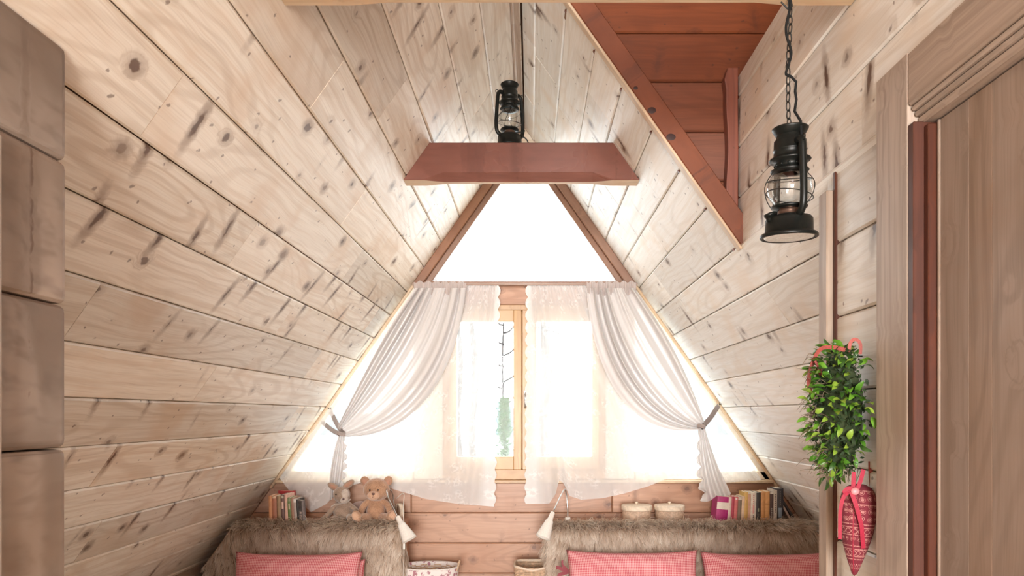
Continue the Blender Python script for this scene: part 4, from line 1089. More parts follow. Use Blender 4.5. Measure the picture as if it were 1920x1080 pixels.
# rectangular basket
b2 = empty('wicker_basket', (.005, 4.20, .431), (0, 0, 0)); tag(b2, 'square-cornered pale wicker basket beside the right headboard', 'basket')
ol2 = rounded_rect(.215, .20, .35, 60)
bm = bmesh.new(); wicker_rows(bm, ol2, .006, .155, 19, .0045, .86); lathe(bm, [(0, .004), (.08, .004), (.08, .009), (0, .009)], 4, M=R3('Z', PI/4))
link('woven_body', bm_mesh('woven_body', bm, M_WICK), b2)
bm = bmesh.new(); tube(bm, [(p[0]*1.01, p[1]*1.01, .165-(.020*(max(0, 1-abs(p[0])/.09)) if p[1] < -.05 else 0)) for p in ol2], .0075, 7, True)
link('rim', bm_mesh('rim', bm, simple('cream_rim', (.70, .58, .46), .6), True), b2)

# ------------------------------------------------------------------ books
def book(x, w, h, d, col, label, group, lean=0.0, yb=4.30, bands=(), spine_marks=None, z=None, rough=.5, page=(0.80, 0.72, 0.60)):
    z = ZT+.001 if z is None else z
    t = empty('book', (x, yb, z+ (0.0)), (0, lean, 0)); tag(t, label, 'book', group)
    if lean: t.location.z += abs(math.sin(lean))*w/2 + .002
    bm = bmesh.new(); cv = .0018
    # spine faces the camera (-Y), slightly rounded
    for (xa, xb_) in ((-w/2, -w/2+cv), (w/2-cv, w/2)): box(bm, xa, xb_, 0, d, 0, h, .0004)
    N_ = 6; ro = []
    for j in range(N_+1):
        a = -1+2*j/N_; ro.append((a*w/2, -min(.004, w*.16)*(1-a*a)))
    lo_ = [bm.verts.new((p[0], p[1], 0)) for p in ro]; hi_ = [bm.verts.new((p[0], p[1], h)) for p in ro]
    li_ = [bm.verts.new((p[0]*.93, p[1]+.0022, 0)) for p in ro]; hj_ = [bm.verts.new((p[0]*.93, p[1]+.0022, h)) for p in ro]
    for j in range(N_):
        bm.faces.new((lo_[j], lo_[j+1], hi_[j+1], hi_[j])); bm.faces.new((li_[j+1], li_[j], hj_[j], hj_[j+1]))
        bm.faces.new((hi_[j], hi_[j+1], hj_[j+1], hj_[j])); bm.faces.new((lo_[j+1], lo_[j], li_[j], li_[j+1]))
    m_ = simple('cover', col, rough, var=.06, bscale=60)
    link('cover', bm_mesh('cover', bm, m_), t)
    bm = bmesh.new(); box(bm, -w/2+cv, w/2-cv, .003, d-.003, .002, h-.002)
    link('pages', bm_mesh('pages', bm, M_PAGE), t)
    for (z0, z1, c, xf) in bands:
        bm = bmesh.new()
        for j in range(N_):
            a0_, a1_ = -1+2*j/N_, -1+2*(j+1)/N_
            q = [(a*w/2*xf, -min(.004, w*.16)*(1-a*a)-.0005, zz_) for a, zz_ in ((a0_, z0*h), (a1_, z0*h), (a1_, z1*h), (a0_, z1*h))]
            bm.faces.new([bm.verts.new(p) for p in q])
        link('spine_label', bm_mesh('spine_label', bm, simple('spine_print', c, .55)), t)
    return t
M_PAGE = simple('book_pages', (0.76, 0.68, 0.56), 0.9, bump=.5, bscale=900)
W_ = (.78, .74, .70); BK = (.03, .028, .03)
gl = 'books on the left shelf'; YBk = 4.19
left = [ # px centre bottom, width px, height m, colour, lean, label, bands
 (508, 6.0, .176, (.62, .30, .15), -.03, 'thin orange book at the far left end of the left shelf', ()),
 (515, 9.0, .172, (.42, .17, .10), -.02, 'rust-brown book, second from the left on the left shelf', ((.93, 1, (.75, .55, .4), .9),)),
 (524, 7.0, .175, (.36, .25, .15), -.03, 'olive-brown book, third from the left on the left shelf', ()),
 (531, 6.5, .183, (.16, .09, .08), -.03, 'dark maroon book with a pink spine label on the left shelf', ((.52, .76, (.80, .58, .50), .8), (.88, .97, (.50, .45, .36), .9))),
 (538, 5.5, .186, (.74, .46, .38), -.04, 'tall salmon-pink book in the middle of the left shelf', ()),
 (544, 6.5, .164, (.13, .20, .06), -.05, 'dark green book with a pale label on the left shelf', ((.55, .78, (.75, .60, .48), .7), (.86, .98, (.25, .28, .17), .9))),
 (550, 5.5, .163, (.36, .20, .14), -.06, 'thin brown book right of the green one on the left shelf', ()),
 (555.5, 5.0, .155, (.46, .40, .36), -.07, 'thin grey book with a white head beside the black one on the left shelf', ((.86, 1, W_, 1),)),
 (560, 3.5, .150, (.02, .02, .02), -.08, 'very thin black book on the left shelf', ()),
]
for (px, pw, h, c, ln, lab, bd) in left:
    book(at(px, 0, YBk).x, pw*YBk/F, h*0.92+.008, .125, c, lab, gl, ln, YBk, bd)
# leaning dark book with cover showing
t = book(at(573, 0, YBk).x, .022, .145, .105, (.20, .17, .17), 'dark grey book with photo cover turned outward, right end of the left shelf', gl, -.10, YBk-.01, ())
t.rotation_euler = (0, -.08, .9)
bm = bmesh.new(); 
for (a, b, c_, d_) in ((.006, .095, .010, .055), (.006, .095, .062, .075)): 
    v = [bm.verts.new((-.0115, y_, z_)) for y_, z_ in ((a, c_), (a, d_), (b, d_), (b, c_))]; bm.faces.new(v)
link('cover_picture', bm_mesh('cover_picture', bm, simple('cover_print', (.50, .42, .38), .5, var=.4, bscale=70)), t)
bm = bmesh.new(); bm.faces.new([bm.verts.new((-.0116, y_, z_)) for y_, z_ in ((.006, .082), (.006, .140), (.095, .140), (.095, .082))])
link('cover_picture', bm_mesh('cover_picture', bm, simple('cover_print_dark', (.10, .09, .09), .4, var=.2, bscale=60)), t)
bk = book(at(549, 0, 4.32).x, .030, .185, .11, (.55, .06, .07), 'red book standing in the second row, behind the green one', gl, 0, 4.34, ())
bk.rotation_euler = (0, 0, 1.2)
gr_ = 'books on the right shelf'
def marks(c, n, z0, z1, xf=.5): return tuple((z0+(z1-z0)*k/n, z0+(z1-z0)*(k+.62)/n, c, xf*(0.7+.3*((k*37) % 10)/10)) for k in range(n))
right = [
 (1352, 22, .158, (.42, .02, .17), .10, 'magenta book with a white spine band, left end of the right shelf', ((.50, .78, (.82, .74, .66), 1),)),
 (1366.5, 6, .157, (.75, .62, .56), .06, 'thin pale book right of the magenta one', ()),
 (1372, 6, .160, (.45, .05, .09), .06, 'thin crimson book on the right shelf', ()),
 (1378, 7, .158, (.66, .18, .18), .06, 'coral-red book on the right shelf', ((.9, .96, W_, .8),)),
 (1385.5, 7, .158, (.24, .17, .12), .05, 'dark olive-brown book between the coral and the cream ones', ((.88, 1, (.75, .66, .55), 1),)),
 (1392, 6, .163, (.78, .58, .42), .05, 'cream and peach book on the right shelf', ()),
 (1398, 6.5, .187, (.72, .48, .16), .03, 'yellow ochre book rising above its neighbours on the right shelf', ((0.05, .75, (.62, .36, .14), .5),)),
 (1404.5, 5.5, .176, (.70, .42, .30), .02, 'slim peach-coloured book beside the white titled one', ()),
 (1412, 12, .186, (.80, .74, .66), .02, 'white book with pink and black lettering on the right shelf', marks((.10, .08, .08), 4, .06, .26, .55)+((.30, .60, (.74, .36, .34), .6),)+marks((.62, .30, .27), 5, .62, .95, .55)),
 (1421.5, 9, .186, (.035, .03, .03), .01, 'black book between the white titled one and the orange pair', ((.36, .48, (.30, .32, .20), .6), (.1, .3, (.10, .09, .08), .8))),
 (1430, 8, .188, (.70, .37, .15), .01, 'left of the two orange books on the right shelf', ()),
 (1438.5, 8.5, .192, (.76, .42, .17), .01, 'right of the two orange books on the right shelf', ((.58, .62, (.60, .28, .10), 1),)),
 (1446.5, 6.5, .188, (.09, .05, .05), .01, 'dark maroon book with white flecks right of the orange pair', marks((.62, .58, .54), 7, .04, .5, .7)+((.94, 1, W_, 1),)),
 (1453.5, 7, .203, (.66, .60, .54), .01, 'grey-white book with dark vertical lettering on the right shelf', marks((.12, .09, .09), 9, .30, .90, .6)),
 (1462.5, 13, .213, (.032, .028, .036), .0, 'tall black book with a blue-grey label, right end of the upright row', ((.16, .44, (.28, .36, .46), .8), (.2, .4, (.62, .60, .58), .3))+marks((.52, .50, .50), 7, .52, .95, .2)),
]
YBr = 4.24
for (px, pw, h, c, ln, lab, bd) in right:
    book(at(px, 0, YBr).x, pw*YBr/F*.985, h*0.99, .12, c, lab, gr_, ln, YBr, bd)
for (px, ln, h, c, lab) in ((1493, -.56, .17, (.05, .045, .05), 'black book leaning against the slope, right shelf'), (1485, -.52, .165, (.55, .45, .40), 'grey-brown book leaning to the left behind the black one')):
    b_ = book(at(px, 0, 4.26).x, .012, h, .12, c, lab, gr_, ln, 4.26, ())
    b_.location.z = ZT+.005

# ------------------------------------------------------------------ two round chip-wood boxes
M_CHIP = simple('chipwood', (0.58, 0.42, 0.31), .6, bump=.3, bscale=90, var=.12); M_CHIPL = simple('pale_lid', (0.74, 0.62, 0.49), .55, var=.08, bscale=50)
for (px, side_, lab) in ((1193.5, 'left', 'left of the two round wooden boxes with knobbed lids on the right shelf'), (1255, 'right', 'right of the two round wooden boxes with knobbed lids on the right shelf')):
    Yx = 4.33; t = empty('round_box', (at(px, 0, Yx).x, Yx, ZT+.0005)); tag(t, lab, 'box', 'round wooden boxes')
    bm = bmesh.new(); lathe(bm, [(0, 0), (.084, 0), (.087, .003), (.089, .085), (.086, .085), (.084, .006), (0, .006)], 40)
    link('body', bm_mesh('body', bm, M_CHIP), t)
    bm = bmesh.new(); lathe(bm, [(.0895, .070), (.0945, .070), (.0955, .073), (.0955, .094), (.093, .099), (.080, .101), (0, .102)], 40)
    ld = link('lid', bm_mesh('lid', bm, M_CHIPL), t)
    bm = bmesh.new(); lathe(bm, [(.004, .101), (.005, .107), (.010, .112), (.010, .117), (.005, .120), (0, .120)], 14)
    link('knob', bm_mesh('knob', bm, M_CHIPL), ld)
    bm = bmesh.new(); box(bm, -.012, .012, -.0925, -.0895, .010, .068, .001); link('lap_joint', bm_mesh('lap_joint', bm, M_CHIP), t)
# ------------------------------------------------------------------ soft toys
def plush(name, col, dark, bump=.7):
    t = NT(name); tc = t.add('ShaderNodeTexCoord')
    n = t.add('ShaderNodeTexNoise', ins={'Vector': tc.outputs['Object'], 'Scale': 260.0, 'Detail': 3.0}); n2 = t.add('ShaderNodeTexNoise', ins={'Vector': tc.outputs['Object'], 'Scale': 30.0})
    t.link(t.mix(t.rng(t.math('ADD', t.math('MULTIPLY', n.outputs[0], .6), t.math('MULTIPLY', n2.outputs[0], .4)), .38, .62), dark, col), t.b.inputs['Base Color'])
    t.b.inputs['Roughness'].default_value = 1; t.b.inputs['Sheen Weight'].default_value = .5; t.b.inputs['Specular IOR Level'].default_value = .1
    bp = t.add('ShaderNodeBump', ins={'Strength': bump, 'Distance': .003, 'Height': n.outputs[0]}); t.link(bp.outputs[0], t.b.inputs['Normal']); return t.m
M_BEAR = plush('tan_plush', (0.50, 0.30, 0.19), (0.33, 0.18, 0.11)); M_BEARL = plush('light_tan_plush', (0.66, 0.43, 0.30), (0.5, 0.3, 0.2))
M_BUN = plush('grey_brown_plush', (0.42, 0.31, 0.24), (0.28, 0.20, 0.15)); M_BUNL = plush('pale_grey_plush', (0.62, 0.54, 0.48), (0.48, 0.4, 0.35)); M_EARIN = plush('rosy_ear', (0.50, 0.28, 0.20), (0.38, 0.2, 0.14))
def skin(bmf, name, mat, par, voxel=.0035, sm=6):
    bm = bmesh.new(); bmf(bm); me = bm_mesh(name, bm, mat, True); o = link(name, me, par)
    r = o.modifiers.new('remesh', 'REMESH'); r.mode = 'VOXEL'; r.voxel_size = voxel; r.use_smooth_shade = True
    s = o.modifiers.new('smooth', 'SMOOTH'); s.iterations = sm; s.factor = .6
    return o
# bear: sits on the fur, facing the room. origin at its seat
YT = 4.235; k = YT/F
b = empty('teddy_bear', (at(705, 0, YT).x, YT, ZT+.012), (0, 0, .12)); b.scale = (1.15,)*3; tag(b, 'tan teddy bear sitting on the left shelf beside the reading lamp', 'soft toy')
def torso(bm):
    ellipsoid(bm, (0, .0, .055), (.050, .046, .062)); ellipsoid(bm, (0, .005, .10), (.036, .034, .040))
skin(torso, 'body', M_BEAR, b)
hd_ = Vector((0.003, -.004, .168))
def head(bm): ellipsoid(bm, hd_, (.070, .058, .063)); ellipsoid(bm, hd_+Vector((0, -.03, -.022)), (.045, .034, .033)); ellipsoid(bm, (0, .003, .12), (.03, .03, .03))
H = skin(head, 'head', M_BEAR, b)
def muz(bm): ellipsoid(bm, hd_+Vector((-.008, -.066, -.022)), (.034, .024, .023)); ellipsoid(bm, hd_+Vector((-.010, -.060, -.034)), (.026, .022, .016))
skin(muz, 'muzzle', M_BEARL, b)
for s in (-1, 1):
    bm = bmesh.new(); ellipsoid(bm, hd_+Vector((s*.060, .008, .045)), (.024, .012, .027), Matrix.Rotation(s*.5, 3, 'Y'))
    er = link('ear', bm_mesh('ear', bm, M_BEAR, True), b)
    bm = bmesh.new(); ellipsoid(bm, hd_+Vector((s*.060, .001, .044)), (.016, .008, .019), Matrix.Rotation(s*.5, 3, 'Y')); link('ear_lining', bm_mesh('ear_lining', bm, M_EARIN, True), er)
    bm = bmesh.new(); ellipsoid(bm, hd_+Vector((s*.021-.008, -.054, .004)), (.0048, .0045, .0048)); link('eye', bm_mesh('eye', bm, M_BLACK, True), b)
    if True:
        def arm(bm):
            P = spline([(s*.030, -.004, .112), (s*.062, -.014, .085), (s*.078, -.030, .045), (s*.083, -.040, .020)], 10)
            for i, p in enumerate(P): ellipsoid(bm, p, (.017+.004*i/10,)*3, None, 10, 8)
        skin(arm, 'arm', M_BEAR, b)
        def leg(bm):
            P = spline([(s*.030, -.02, .028), (s*.055, -.055, .028), (s*.080, -.085, .030)], 8)
            for i, p in enumerate(P): ellipsoid(bm, p, (.024,)*3, None, 10, 8)
            ellipsoid(bm, (s*.088, -.092, .040), (.026, .020, .034), Matrix.Rotation(s*.5, 3, 'Y'))
        lg = skin(leg, 'leg', M_BEAR, b)
        bm = bmesh.new(); ellipsoid(bm, (s*.092, -.104, .041), (.019, .011, .026), Matrix.Rotation(s*.5, 3, 'Y')); link('foot_pad', bm_mesh('foot_pad', bm, M_BEARL, True), lg)
bm = bmesh.new(); ellipsoid(bm, hd_+Vector((-.008, -.088, -.012)), (.009, .005, .006)); link('nose', bm_mesh('nose', bm, simple('brown_nose', (.12, .05, .04), .5), True), b)
bm = bmesh.new(); tube(bm, [hd_+Vector((-.009, -.0905, -.016)), hd_+Vector((-.010, -.0885, -.030))], .0012, 5); tube(bm, spline([hd_+Vector((-.022, -.081, -.033)), hd_+Vector((-.010, -.087, -.030)), hd_+Vector((.003, -.081, -.033))], 6), .0012, 5)
link('mouth', bm_mesh('mouth', bm, simple('brown_thread', (.12, .05, .04), .9)), b)

# rabbit / donkey-like long-eared toy on its left
YU = 4.25
b = empty('toy_rabbit', (at(645, 0, YU).x, YU, ZT+.012), (0, -.10, .10)); b.scale = (1.15,)*3; tag(b, 'grey-brown soft toy rabbit with a pale muzzle, slumped left of the teddy bear', 'soft toy')
def torso(bm): ellipsoid(bm, (0, 0, .042), (.052, .045, .050)); ellipsoid(bm, (.003, 0, .082), (.034, .030, .034))
skin(torso, 'body', M_BUN, b)
hr = Vector((.004, -.012, .142)); Rh = Matrix.Rotation(.28, 3, 'Y')
def head(bm): ellipsoid(bm, hr, (.046, .044, .045)); ellipsoid(bm, hr+Vector((.010, -.022, -.010)), (.036, .032, .036)); ellipsoid(bm, (.002, 0, .105), (.024, .024, .024))
skin(head, 'head', M_BUN, b)
def muz(bm): ellipsoid(bm, hr+Vector((.022, -.036, .002)), (.022, .020, .030), Matrix.Rotation(.35, 3, 'Y')); ellipsoid(bm, hr+Vector((.018, -.044, -.026)), (.022, .020, .018))
skin(muz, 'muzzle', M_BUNL, b)
for (s, ex, ez, an) in ((-1, -.038, .045, -.9), (1, .040, .050, 1.05)):
    E = hr+Vector((ex, .004, ez))
    bm = bmesh.new(); ellipsoid(bm, E, (.018, .009, .036), Matrix.Rotation(an, 3, 'Y')); er = link('ear', bm_mesh('ear', bm, M_BUN, True), b)
    bm = bmesh.new(); ellipsoid(bm, E+Vector((0, -.004, 0)), (.011, .007, .027), Matrix.Rotation(an, 3, 'Y')); link('ear_lining', bm_mesh('ear_lining', bm, M_EARIN, True), er)
    bm = bmesh.new(); ellipsoid(bm, hr+Vector((-.002+s*.020, -.040, .008)), (.004, .004, .0045)); link('eye', bm_mesh('eye', bm, M_BLACK, True), b)
    def arm(bm):
        P = spline([(s*.026, 0, .092), (s*.055, -.006, .066), (s*.085, -.014, .036), (s*.110, -.02, .018)], 10)
        for i, p in enumerate(P): ellipsoid(bm, p, (.015,)*3, None, 10, 8)
    skin(arm, 'arm', M_BUN, b)
    def leg(bm):
        P = spline([(s*.03, -.01, .022), (s*.042, -.05, .022), (s*.048, -.08, .020)], 7)
        for p in P: ellipsoid(bm, p, (.019,)*3, None, 10, 8)
    skin(leg, 'leg', M_BUN, b)
bm = bmesh.new(); ellipsoid(bm, hr+Vector((.018, -.063, -.018)), (.006, .004, .005)); link('nose', bm_mesh('nose', bm, simple('dark_nose', (.10, .05, .05), .5), True), b)
bm = bmesh.new()
for (q) in (((-.03, -.035, .098), (-.05, -.042, .088)), ((.03, -.035, .100), (.052, -.042, .115))): tube(bm, [(0, -.040, .098), q[0], q[1]], .004, 6)
link('neck_ribbon', bm_mesh('neck_ribbon', bm, M_BUNL, True), b)
# grey soft back between the two toys (a folded cushion) 
t = empty('cushion', (at(676, 0, 4.33).x, 4.33, ZT+.002), (-.15, 0, 0)); tag(t, 'small mauve-grey cushion behind the two toys', 'cushion')
def cu(bm): ellipsoid(bm, (0, 0, .062), (.075, .028, .060)); 
skin(cu, 'cover', plush('mauve_grey_cloth', (0.33, 0.23, 0.20), (0.26, 0.17, 0.15), .3), t)
# round pale wooden thing behind the bear's elbow
xw = at(749, 0, 4.36).x
t = empty('wooden_hoop', (xw, 4.36, ZT+.001)); tag(t, 'pale round wooden hoop standing edge-on between bear and lamp', 'ornament')
bm = bmesh.new(); lathe(bm, [(.046, -.013), (.052, -.013), (.052, .013), (.046, .013), (.046, -.013)], 30, M=Matrix.Translation((0, 0, .053)) @ R3('Z', .55) @ R3('Y', PI/2)); link('hoop', bm_mesh('hoop', bm, M_CHIPL), t)
bm = bmesh.new(); lathe(bm, [(0, -.001), (.046, -.001), (.046, .001), (0, .001)], 30, M=Matrix.Translation((0, 0, .053)) @ R3('Z', .55) @ R3('Y', PI/2)); link('skin_disc', bm_mesh('skin_disc', bm, M_CHIP), t)

# ------------------------------------------------------------------ reading lamps
def reading_lamp(neck, a, bpt, Y, label, clampx):
    """neck: list of world points ending at the shade's narrow end a; shade opens towards bpt"""
    a = Vector(a); bpt = Vector(bpt); t = empty('reading_lamp', neck[0]); tag(t, label, 'lamp'); i_ = Matrix.Translation(-t.location)
    def P(n, bm, m, par=None):
        o = link(n, bm_mesh(n, bm, m), par or t)
        if par is None: o.matrix_basis = i_
        return o
    bm = bmesh.new(); tube(bm, spline(neck+[a], 20), .0042, 8); P('gooseneck', bm, M_STEEL)
    d = (bpt-a); L = d.length; M = Matrix.Translation(a) @ d.to_track_quat('Z', 'Y').to_matrix().to_4x4()
    bm = bmesh.new(); lathe(bm, [(0, -.002), (.010, 0), (.0135, .004), (.0165, L*.30), (.0215, L*.33), (.0235, L*.37), (.045, L*.99), (.0455, L), (.0435, L), (.019, L*.44), (.010, L*.42), (0, L*.42)], 32, M=M)
    sh = P('shade', bm, M_WHITEP)
    bm = bmesh.new(); lathe(bm, [(.010, L*.43), (.010, L*.55), (.019, L*.70), (.021, L*.80), (.012, L*.90), (0, L*.92)], 20, M=M); o = P('bulb', bm, simple('opal_bulb', (.85, .84, .80), .3), sh)
    bm = bmesh.new(); n0 = neck[0]
    box(bm, n0.x-.016, n0.x+.016, n0.y-.012, n0.y+.012, n0.z-.030, n0.z, .004, 2)
    P('clamp', bm, M_WHITEP)
    return t, i_
n0 = Vector((at(741, 0, 4.33).x, 4.33, ZT+.035))
nk = [n0, at(736, 925, 4.32), at(727, 917, 4.24), at(725, 922, 4.14), at(729, 936, 4.08), at(737, 952, 4.045)]
t, i_ = reading_lamp(nk, at(745, 968, 4.03), at(768, 1012, 4.00), 4.03, 'white cone reading lamp beside the teddy bear, over the left headboard', 0)
bm = bmesh.new(); c0 = at(757, 1010, 4.04)
tube(bm, spline([at(743, 905, 4.36)+Vector((0, 0, -.1)), at(757, 925, 4.30), at(756, 955, 4.06)+Vector((0, .0, 0)), at(758, 1000, 4.05), at(757, 1060, 4.05), at(757, 1110, 4.05)], 20), .0022, 6)
o = link('cord', bm_mesh('cord', bm, M_PORTRIM), t); o.matrix_basis = i_
bm = bmesh.new(); box(bm, c0.x-.006, c0.x+.006, c0.y+.004, c0.y+.016, at(0, 1030, 4.05).z, at(0, 1006, 4.05).z, .003, 2)
o = link('switch', bm_mesh('switch', bm, M_WHITEP), t); o.matrix_basis = i_
n0 = Vector((at(1064, 0, 4.28).x, 4.25, ZT+.035))
nk = [n0, n0+Vector((0, .0, .05)), at(1052, 905, 4.32), at(1057, 924, 4.24), at(1046, 942, 4.12)]
nk = [n0, Vector((n0.x, 4.28, ZT+.09)), at(1060, 918, 4.27), at(1050, 932, 4.17)]
reading_lamp(nk, at(1037, 960, 4.04), at(1018, 1008, 3.99), 4.03, 'white cone reading lamp at the left end of the right headboard', 0)

# ------------------------------------------------------------------ hanging greenery and the stuffed cone by the door
M_LEAF = [simple('leaf_green_%d' % i, c, .38, var=.12, bscale=90, spec=.5) for i, c in enumerate([(0.065, 0.19, 0.016), (0.12, 0.28, 0.025), (0.03, 0.08, 0.012), (0.22, 0.34, 0.04)])]
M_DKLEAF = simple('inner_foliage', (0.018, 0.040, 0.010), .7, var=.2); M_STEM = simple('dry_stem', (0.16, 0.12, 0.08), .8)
def leaf_mesh(i):
    n = 5; V = []; Fc = []
    for j in range(n+1):
        f = j/n; w = .52*math.sin(PI*min(1, f*.93+.05))**.8*(.95 if i % 2 else .8); z = .16*math.sin(f*PI)-.12*f*f*(i % 3)
        V += [(f, -w*.5, z+.10*w), (f, 0, z-.02), (f, w*.5, z+.10*w)]
    for j in range(n):
        a = 3*j; Fc += [(a, a+3, a+4, a+1), (a+1, a+4, a+5, a+2)]
    return mesh('leaf', V, Fc, M_LEAF[i % 4], True)
LM = [leaf_mesh(i) for i in range(8)]
gc = Vector((at(1586, 0, 1.69).x, 1.69, at(0, 770, 1.69).z)); gc.x = 0.750
t = empty('greenery_bundle', gc); tag(t, 'bushy bundle of small green leaves hanging on the wall beside the door frame', 'greenery')
RX, RY, RZ = .066, .090, .160
def ok(p):       # stay in front of the wall and behind the casing
    q = gc+p; return q.x < XR-.004 and not (q.y < 1.575 and q.x > XC-.004) and q.x/q.y < .4965
R = random.Random(4)
cnt = 0; tries = 0
while cnt < 300 and tries < 5000:
    tries += 1
    d = Vector((R.gauss(0, 1), R.gauss(0, 1), R.gauss(0, 1))).normalized()
    if d.x > .45 or d.y > .55: continue
    prof_ = (1-abs(d.z)**2.6*.25); s = R.uniform(.80, 1.06)*(1+.10*math.sin(d.z*7+d.y*5))
    p = Vector((d.x*RX*s, d.y*RY*s, d.z*RZ*s*(1.0 if d.z < 0 else .93)+.0))
    if not ok(p): continue
    sz = R.uniform(.019, .031)*(1.15 if R.random() < .3 else 1)
    dirv = (Vector((d.x*1.3, d.y*1.1, d.z*.5))+Vector((R.uniform(-.8, .8), R.uniform(-.8, .8), R.uniform(-.9, .7)))).normalized()
    if not ok(p+dirv*sz*1.1): continue
    up = Vector((R.uniform(-1, 1), R.uniform(-1, 1), R.uniform(.2, 1.4)))
    side_ = up.cross(dirv).normalized(); nn = dirv.cross(side_)
    M = Matrix(((dirv.x, side_.x, nn.x, 0), (dirv.y, side_.y, nn.y, 0), (dirv.z, side_.z, nn.z, 0), (0, 0, 0, 1))) @ Matrix.Scale(sz, 4)
    M.translation = p
    o = bpy.data.objects.new('leaf', R.choice(LM)); COL.objects.link(o); o.parent = t; o.matrix_basis = M; cnt += 1
# the rest of the leaves: one part
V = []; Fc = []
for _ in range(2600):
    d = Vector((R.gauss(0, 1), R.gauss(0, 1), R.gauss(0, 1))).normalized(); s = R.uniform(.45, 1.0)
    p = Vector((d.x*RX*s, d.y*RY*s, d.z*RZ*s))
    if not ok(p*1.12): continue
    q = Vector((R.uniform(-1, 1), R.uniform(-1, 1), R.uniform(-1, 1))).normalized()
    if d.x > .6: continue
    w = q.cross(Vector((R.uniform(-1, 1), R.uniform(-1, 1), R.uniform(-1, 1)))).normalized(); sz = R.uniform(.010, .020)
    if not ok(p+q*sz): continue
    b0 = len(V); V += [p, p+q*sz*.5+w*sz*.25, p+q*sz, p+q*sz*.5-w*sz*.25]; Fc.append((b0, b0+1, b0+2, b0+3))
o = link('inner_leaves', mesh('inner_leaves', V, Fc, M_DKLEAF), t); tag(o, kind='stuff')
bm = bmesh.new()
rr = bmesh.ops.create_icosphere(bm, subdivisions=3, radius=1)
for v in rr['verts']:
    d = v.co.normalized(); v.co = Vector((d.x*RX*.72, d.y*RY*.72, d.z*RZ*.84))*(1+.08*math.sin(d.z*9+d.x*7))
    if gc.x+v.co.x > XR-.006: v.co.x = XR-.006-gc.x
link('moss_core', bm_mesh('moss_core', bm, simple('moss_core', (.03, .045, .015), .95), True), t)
bm = bmesh.new()      # wiry stems sticking out to the left
for _ in range(70):
    zz_ = R.uniform(-.15, .14); d = Vector((-1, R.uniform(-.7, .7), R.uniform(-.5, .5))).normalized()
    s = Vector((d.x*RX*.8, d.y*RY*.8, zz_)); l = R.uniform(.02, .045)
    P = spline([s, s+d*l*.6+Vector((0, 0, .004)), s+d*l+Vector((R.uniform(-.004, .004), 0, R.uniform(-.022, .012)))], 6)
    tube(bm, P, [.0010, .0010, .0009, .0008, .0007, .0006, .0004], 4)
for _ in range(26):
    a = R.uniform(-1, 1); s = Vector((a*.05-.01, R.uniform(-.05, .02), -.14)); q = s+Vector((R.uniform(-.02, .02), R.uniform(-.02, .02), -R.uniform(.01, .035)))
    if ok(q): tube(bm, [s, q], [.001, .0005], 4)
tag(link('stems', bm_mesh('stems', bm, M_STEM), t), kind='stuff')
# ribbons
def ribbon_mat():
    return simple('red_ribbon', (0.33, 0.012, 0.038), .45, var=.08, bscale=300)
M_RIB = ribbon_mat(); M_RIB2 = simple('faded_red_ribbon', (0.36, 0.075, 0.06), .6, var=.12, bscale=300)
def ribbon(name, pts, w, mat, parent, wdir=(0, 0.3, 1), n=18):
    P = spline(pts, n); bm = bmesh.new(); prev = None
    for i, p in enumerate(P):
        tt = (P[min(i+1, n)]-P[max(i-1, 0)]).normalized(); s = tt.cross(Vector(wdir)).normalized()*w/2
        c = (bm.verts.new(p-s), bm.verts.new(p+s))
        if prev: bm.faces.new((prev[0], prev[1], c[1], c[0]))
        prev = c
    o = link(name, bm_mesh(name, bm, mat, True), parent)
    o.matrix_basis = Matrix.Translation(-parent.location); return o
YG = 1.64
q = lambda x, y, Y=YG: at(x, y, Y)
ribbon('ribbon', [q(1522, 742, 1.72), q(1516, 715, 1.72), q(1524, 680, 1.72), q(1538, 655, 1.70), q(1560, 651, 1.68), q(1585, 656, 1.66)], .010, M_RIB2, t, (0, 1, 0.25))
ribbon('ribbon', [q(1591, 660, 1.66), q(1595, 642, 1.66), q(1604, 636, 1.66), q(1613, 645, 1.66), q(1613, 664, 1.66)], .008, M_RIB2, t, (0.2, 1, 0))
ribbon('ribbon', [q(1530, 676, 1.70), q(1536, 690, 1.70), q(1538, 705, 1.70)], .010, M_RIB2, t, (0, 1, 0))
ribbon('ribbon', [q(1632, 865, 1.66), q(1633, 895, 1.66), q(1636, 925, 1.66), q(1640, 945, 1.66)], .010, M_RIB2, t, (0.2, 1, 0))
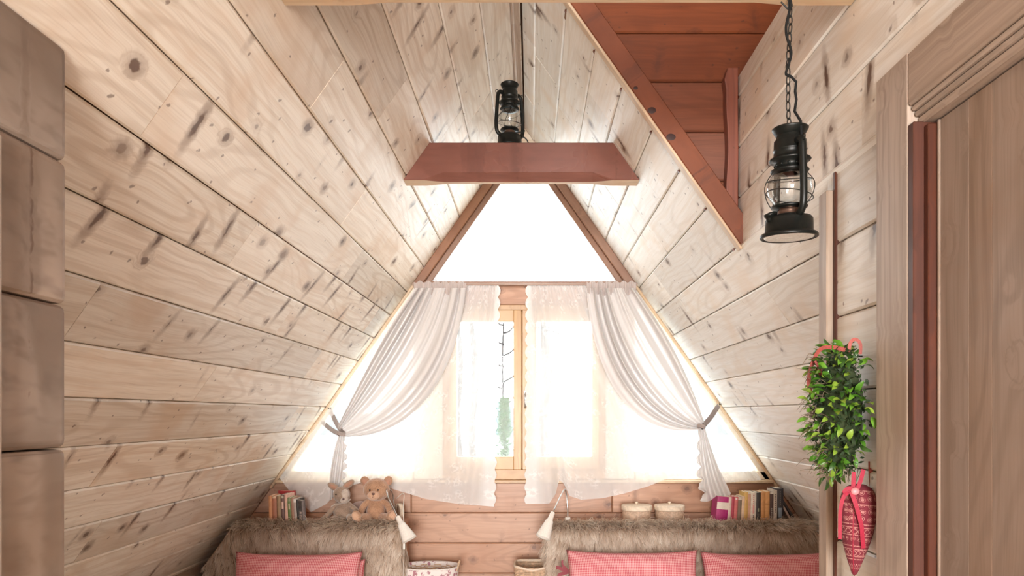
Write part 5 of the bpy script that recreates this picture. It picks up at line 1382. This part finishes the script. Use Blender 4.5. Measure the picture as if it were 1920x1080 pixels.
# stuffed cone
def nordic():
    t = NT('nordic_print'); tc = t.add('ShaderNodeTexCoord'); s = t.add('ShaderNodeSeparateXYZ', ins={0: tc.outputs['Object']})
    z = s.outputs[2]; ang = t.math('ARCTAN2', s.outputs[1], s.outputs[0])
    def band(c, w): return t.math('LESS_THAN', t.math('ABSOLUTE', t.math('SUBTRACT', z, c)), w)
    m = None
    for c in (-.012, -.058, -.066, -.084, -.110, -.118, -.135, -.142, .020):
        b_ = band(c, .0012); m = b_ if m is None else t.math('MAXIMUM', m, b_)
    fz = t.math('MULTIPLY', ang, 8.0)
    zig = t.math('MULTIPLY', t.math('SINE', fz), .006)
    for c in (-.075, -.127, -.160):
        b_ = t.math('LESS_THAN', t.math('ABSOLUTE', t.math('SUBTRACT', t.math('SUBTRACT', z, zig), c)), .0014); m = t.math('MAXIMUM', m, b_)
        b_ = t.math('LESS_THAN', t.math('ABSOLUTE', t.math('SUBTRACT', t.math('ADD', z, zig), c)), .0012); m = t.math('MAXIMUM', m, b_)
    cv = t.add('ShaderNodeCombineXYZ', ins={0: t.math('MULTIPLY', ang, 2.2), 1: t.math('MULTIPLY', z, 62.0), 2: 0.0})
    v = t.add('ShaderNodeTexVoronoi', voronoi_dimensions='2D', ins={'Vector': cv.outputs[0], 'Scale': 1.0, 'Randomness': .35})
    star = t.rng(v.outputs['Distance'], .18, .26, 1, 0); ring_ = t.math('LESS_THAN', t.math('ABSOLUTE', t.math('SUBTRACT', v.outputs['Distance'], .36)), .03)
    zone = t.math('MAXIMUM', band(-.033, .020), t.math('MAXIMUM', band(-.098, .009), band(.006, .012)))
    m = t.math('MAXIMUM', m, t.math('MULTIPLY', t.math('MAXIMUM', star, ring_), zone))
    n = t.add('ShaderNodeTexNoise', ins={'Vector': tc.outputs['Object'], 'Scale': 400.0})
    m = t.math('MULTIPLY', m, t.rng(n.outputs[0], .35, .5))
    t.link(t.mix(m, (0.15, 0.014, 0.026), (0.42, 0.19, 0.17)), t.b.inputs['Base Color']); t.b.inputs['Roughness'].default_value = .9; return t.m
YK = 1.655; kc = at(1610, 935, YK)
t = empty('stuffed_cone', kc, (0.0, math.radians(4.5), .4)); tag(t, 'red stuffed fabric cone with a white Nordic print hanging under the greenery', 'ornament')
bm = bmesh.new()
prof = [(0, .036), (.014, .034), (.027, .027), (.036, .014), (.0405, -.002), (.042, -.022), (.040, -.050), (.035, -.080), (.029, -.108), (.021, -.136), (.012, -.162), (.006, -.178), (0, -.184)]
lathe(bm, prof[::-1], 32)
for v in bm.verts:
    a = math.atan2(v.co.y, v.co.x); v.co.x *= 1+.03*math.sin(a*3+v.co.z*40); v.co.y *= 1+.03*math.cos(a*2+v.co.z*50)
link('cone', bm_mesh('cone', bm, nordic(), True), t)
bm = bmesh.new()      # seam
tube(bm, [(-r_*1.005*math.cos(-.5), r_*1.005*math.sin(-.5), z_) for r_, z_ in prof[1:-1]], .0012, 5)
link('seam', bm_mesh('seam', bm, M_RIB), t)
Mi = (Matrix.Translation(t.location) @ t.rotation_euler.to_matrix().to_4x4()).inverted()
def rib(pts, w, wd=(0, 1, 0)):
    o = ribbon('ribbon', pts, w, M_RIB, t, wd); o.matrix_basis = Mi
YF = YK-.046
rib([q(1601, 885, YF), q(1600, 905, YF), q(1599, 921, YF)], .010)
rib([q(1619, 880, YF), q(1614, 900, YF), q(1606, 921, YF)], .010)
rib([q(1598, 920, YF), q(1583, 930, YF), q(1576, 955, YF), q(1575, 985, YF), q(1575, 1011, YF)], .009)
rib([q(1596, 922, YF-.003), q(1606, 950, YF-.004), q(1615, 985, YF-.002), q(1617, 1008, YF+.002), q(1619, 1028, YF+.006)], .010)
rib([q(1590, 926, YF-.003), q(1583, 922, YF-.004), q(1592, 915, YF-.004), q(1601, 921, YF-.004)], .009)
bm = bmesh.new(); ellipsoid(bm, q(1603, 921, YF-.004), (.010, .008, .009)); o = link('button', bm_mesh('button', bm, simple('pink_button', (.70, .25, .27), .4), True), t); o.matrix_basis = Mi
# nail from which the bundle hangs
bm = bmesh.new(); tube(bm, [(XR+.004, 1.70, at(0, 668, 1.7).z), (XR-.03, 1.70, at(0, 668, 1.7).z)], .0018, 6); lathe(bm, [(0, 0), (.004, 0), (.004, .001), (0, .0015)], 8, M=Matrix.Translation((XR-.03, 1.70, at(0, 668, 1.7).z)) @ R3('Y', -PI/2))
tag(link('nail', bm_mesh('nail', bm, M_IRON)), 'nail in the door wall from which the greenery hangs', 'nail')
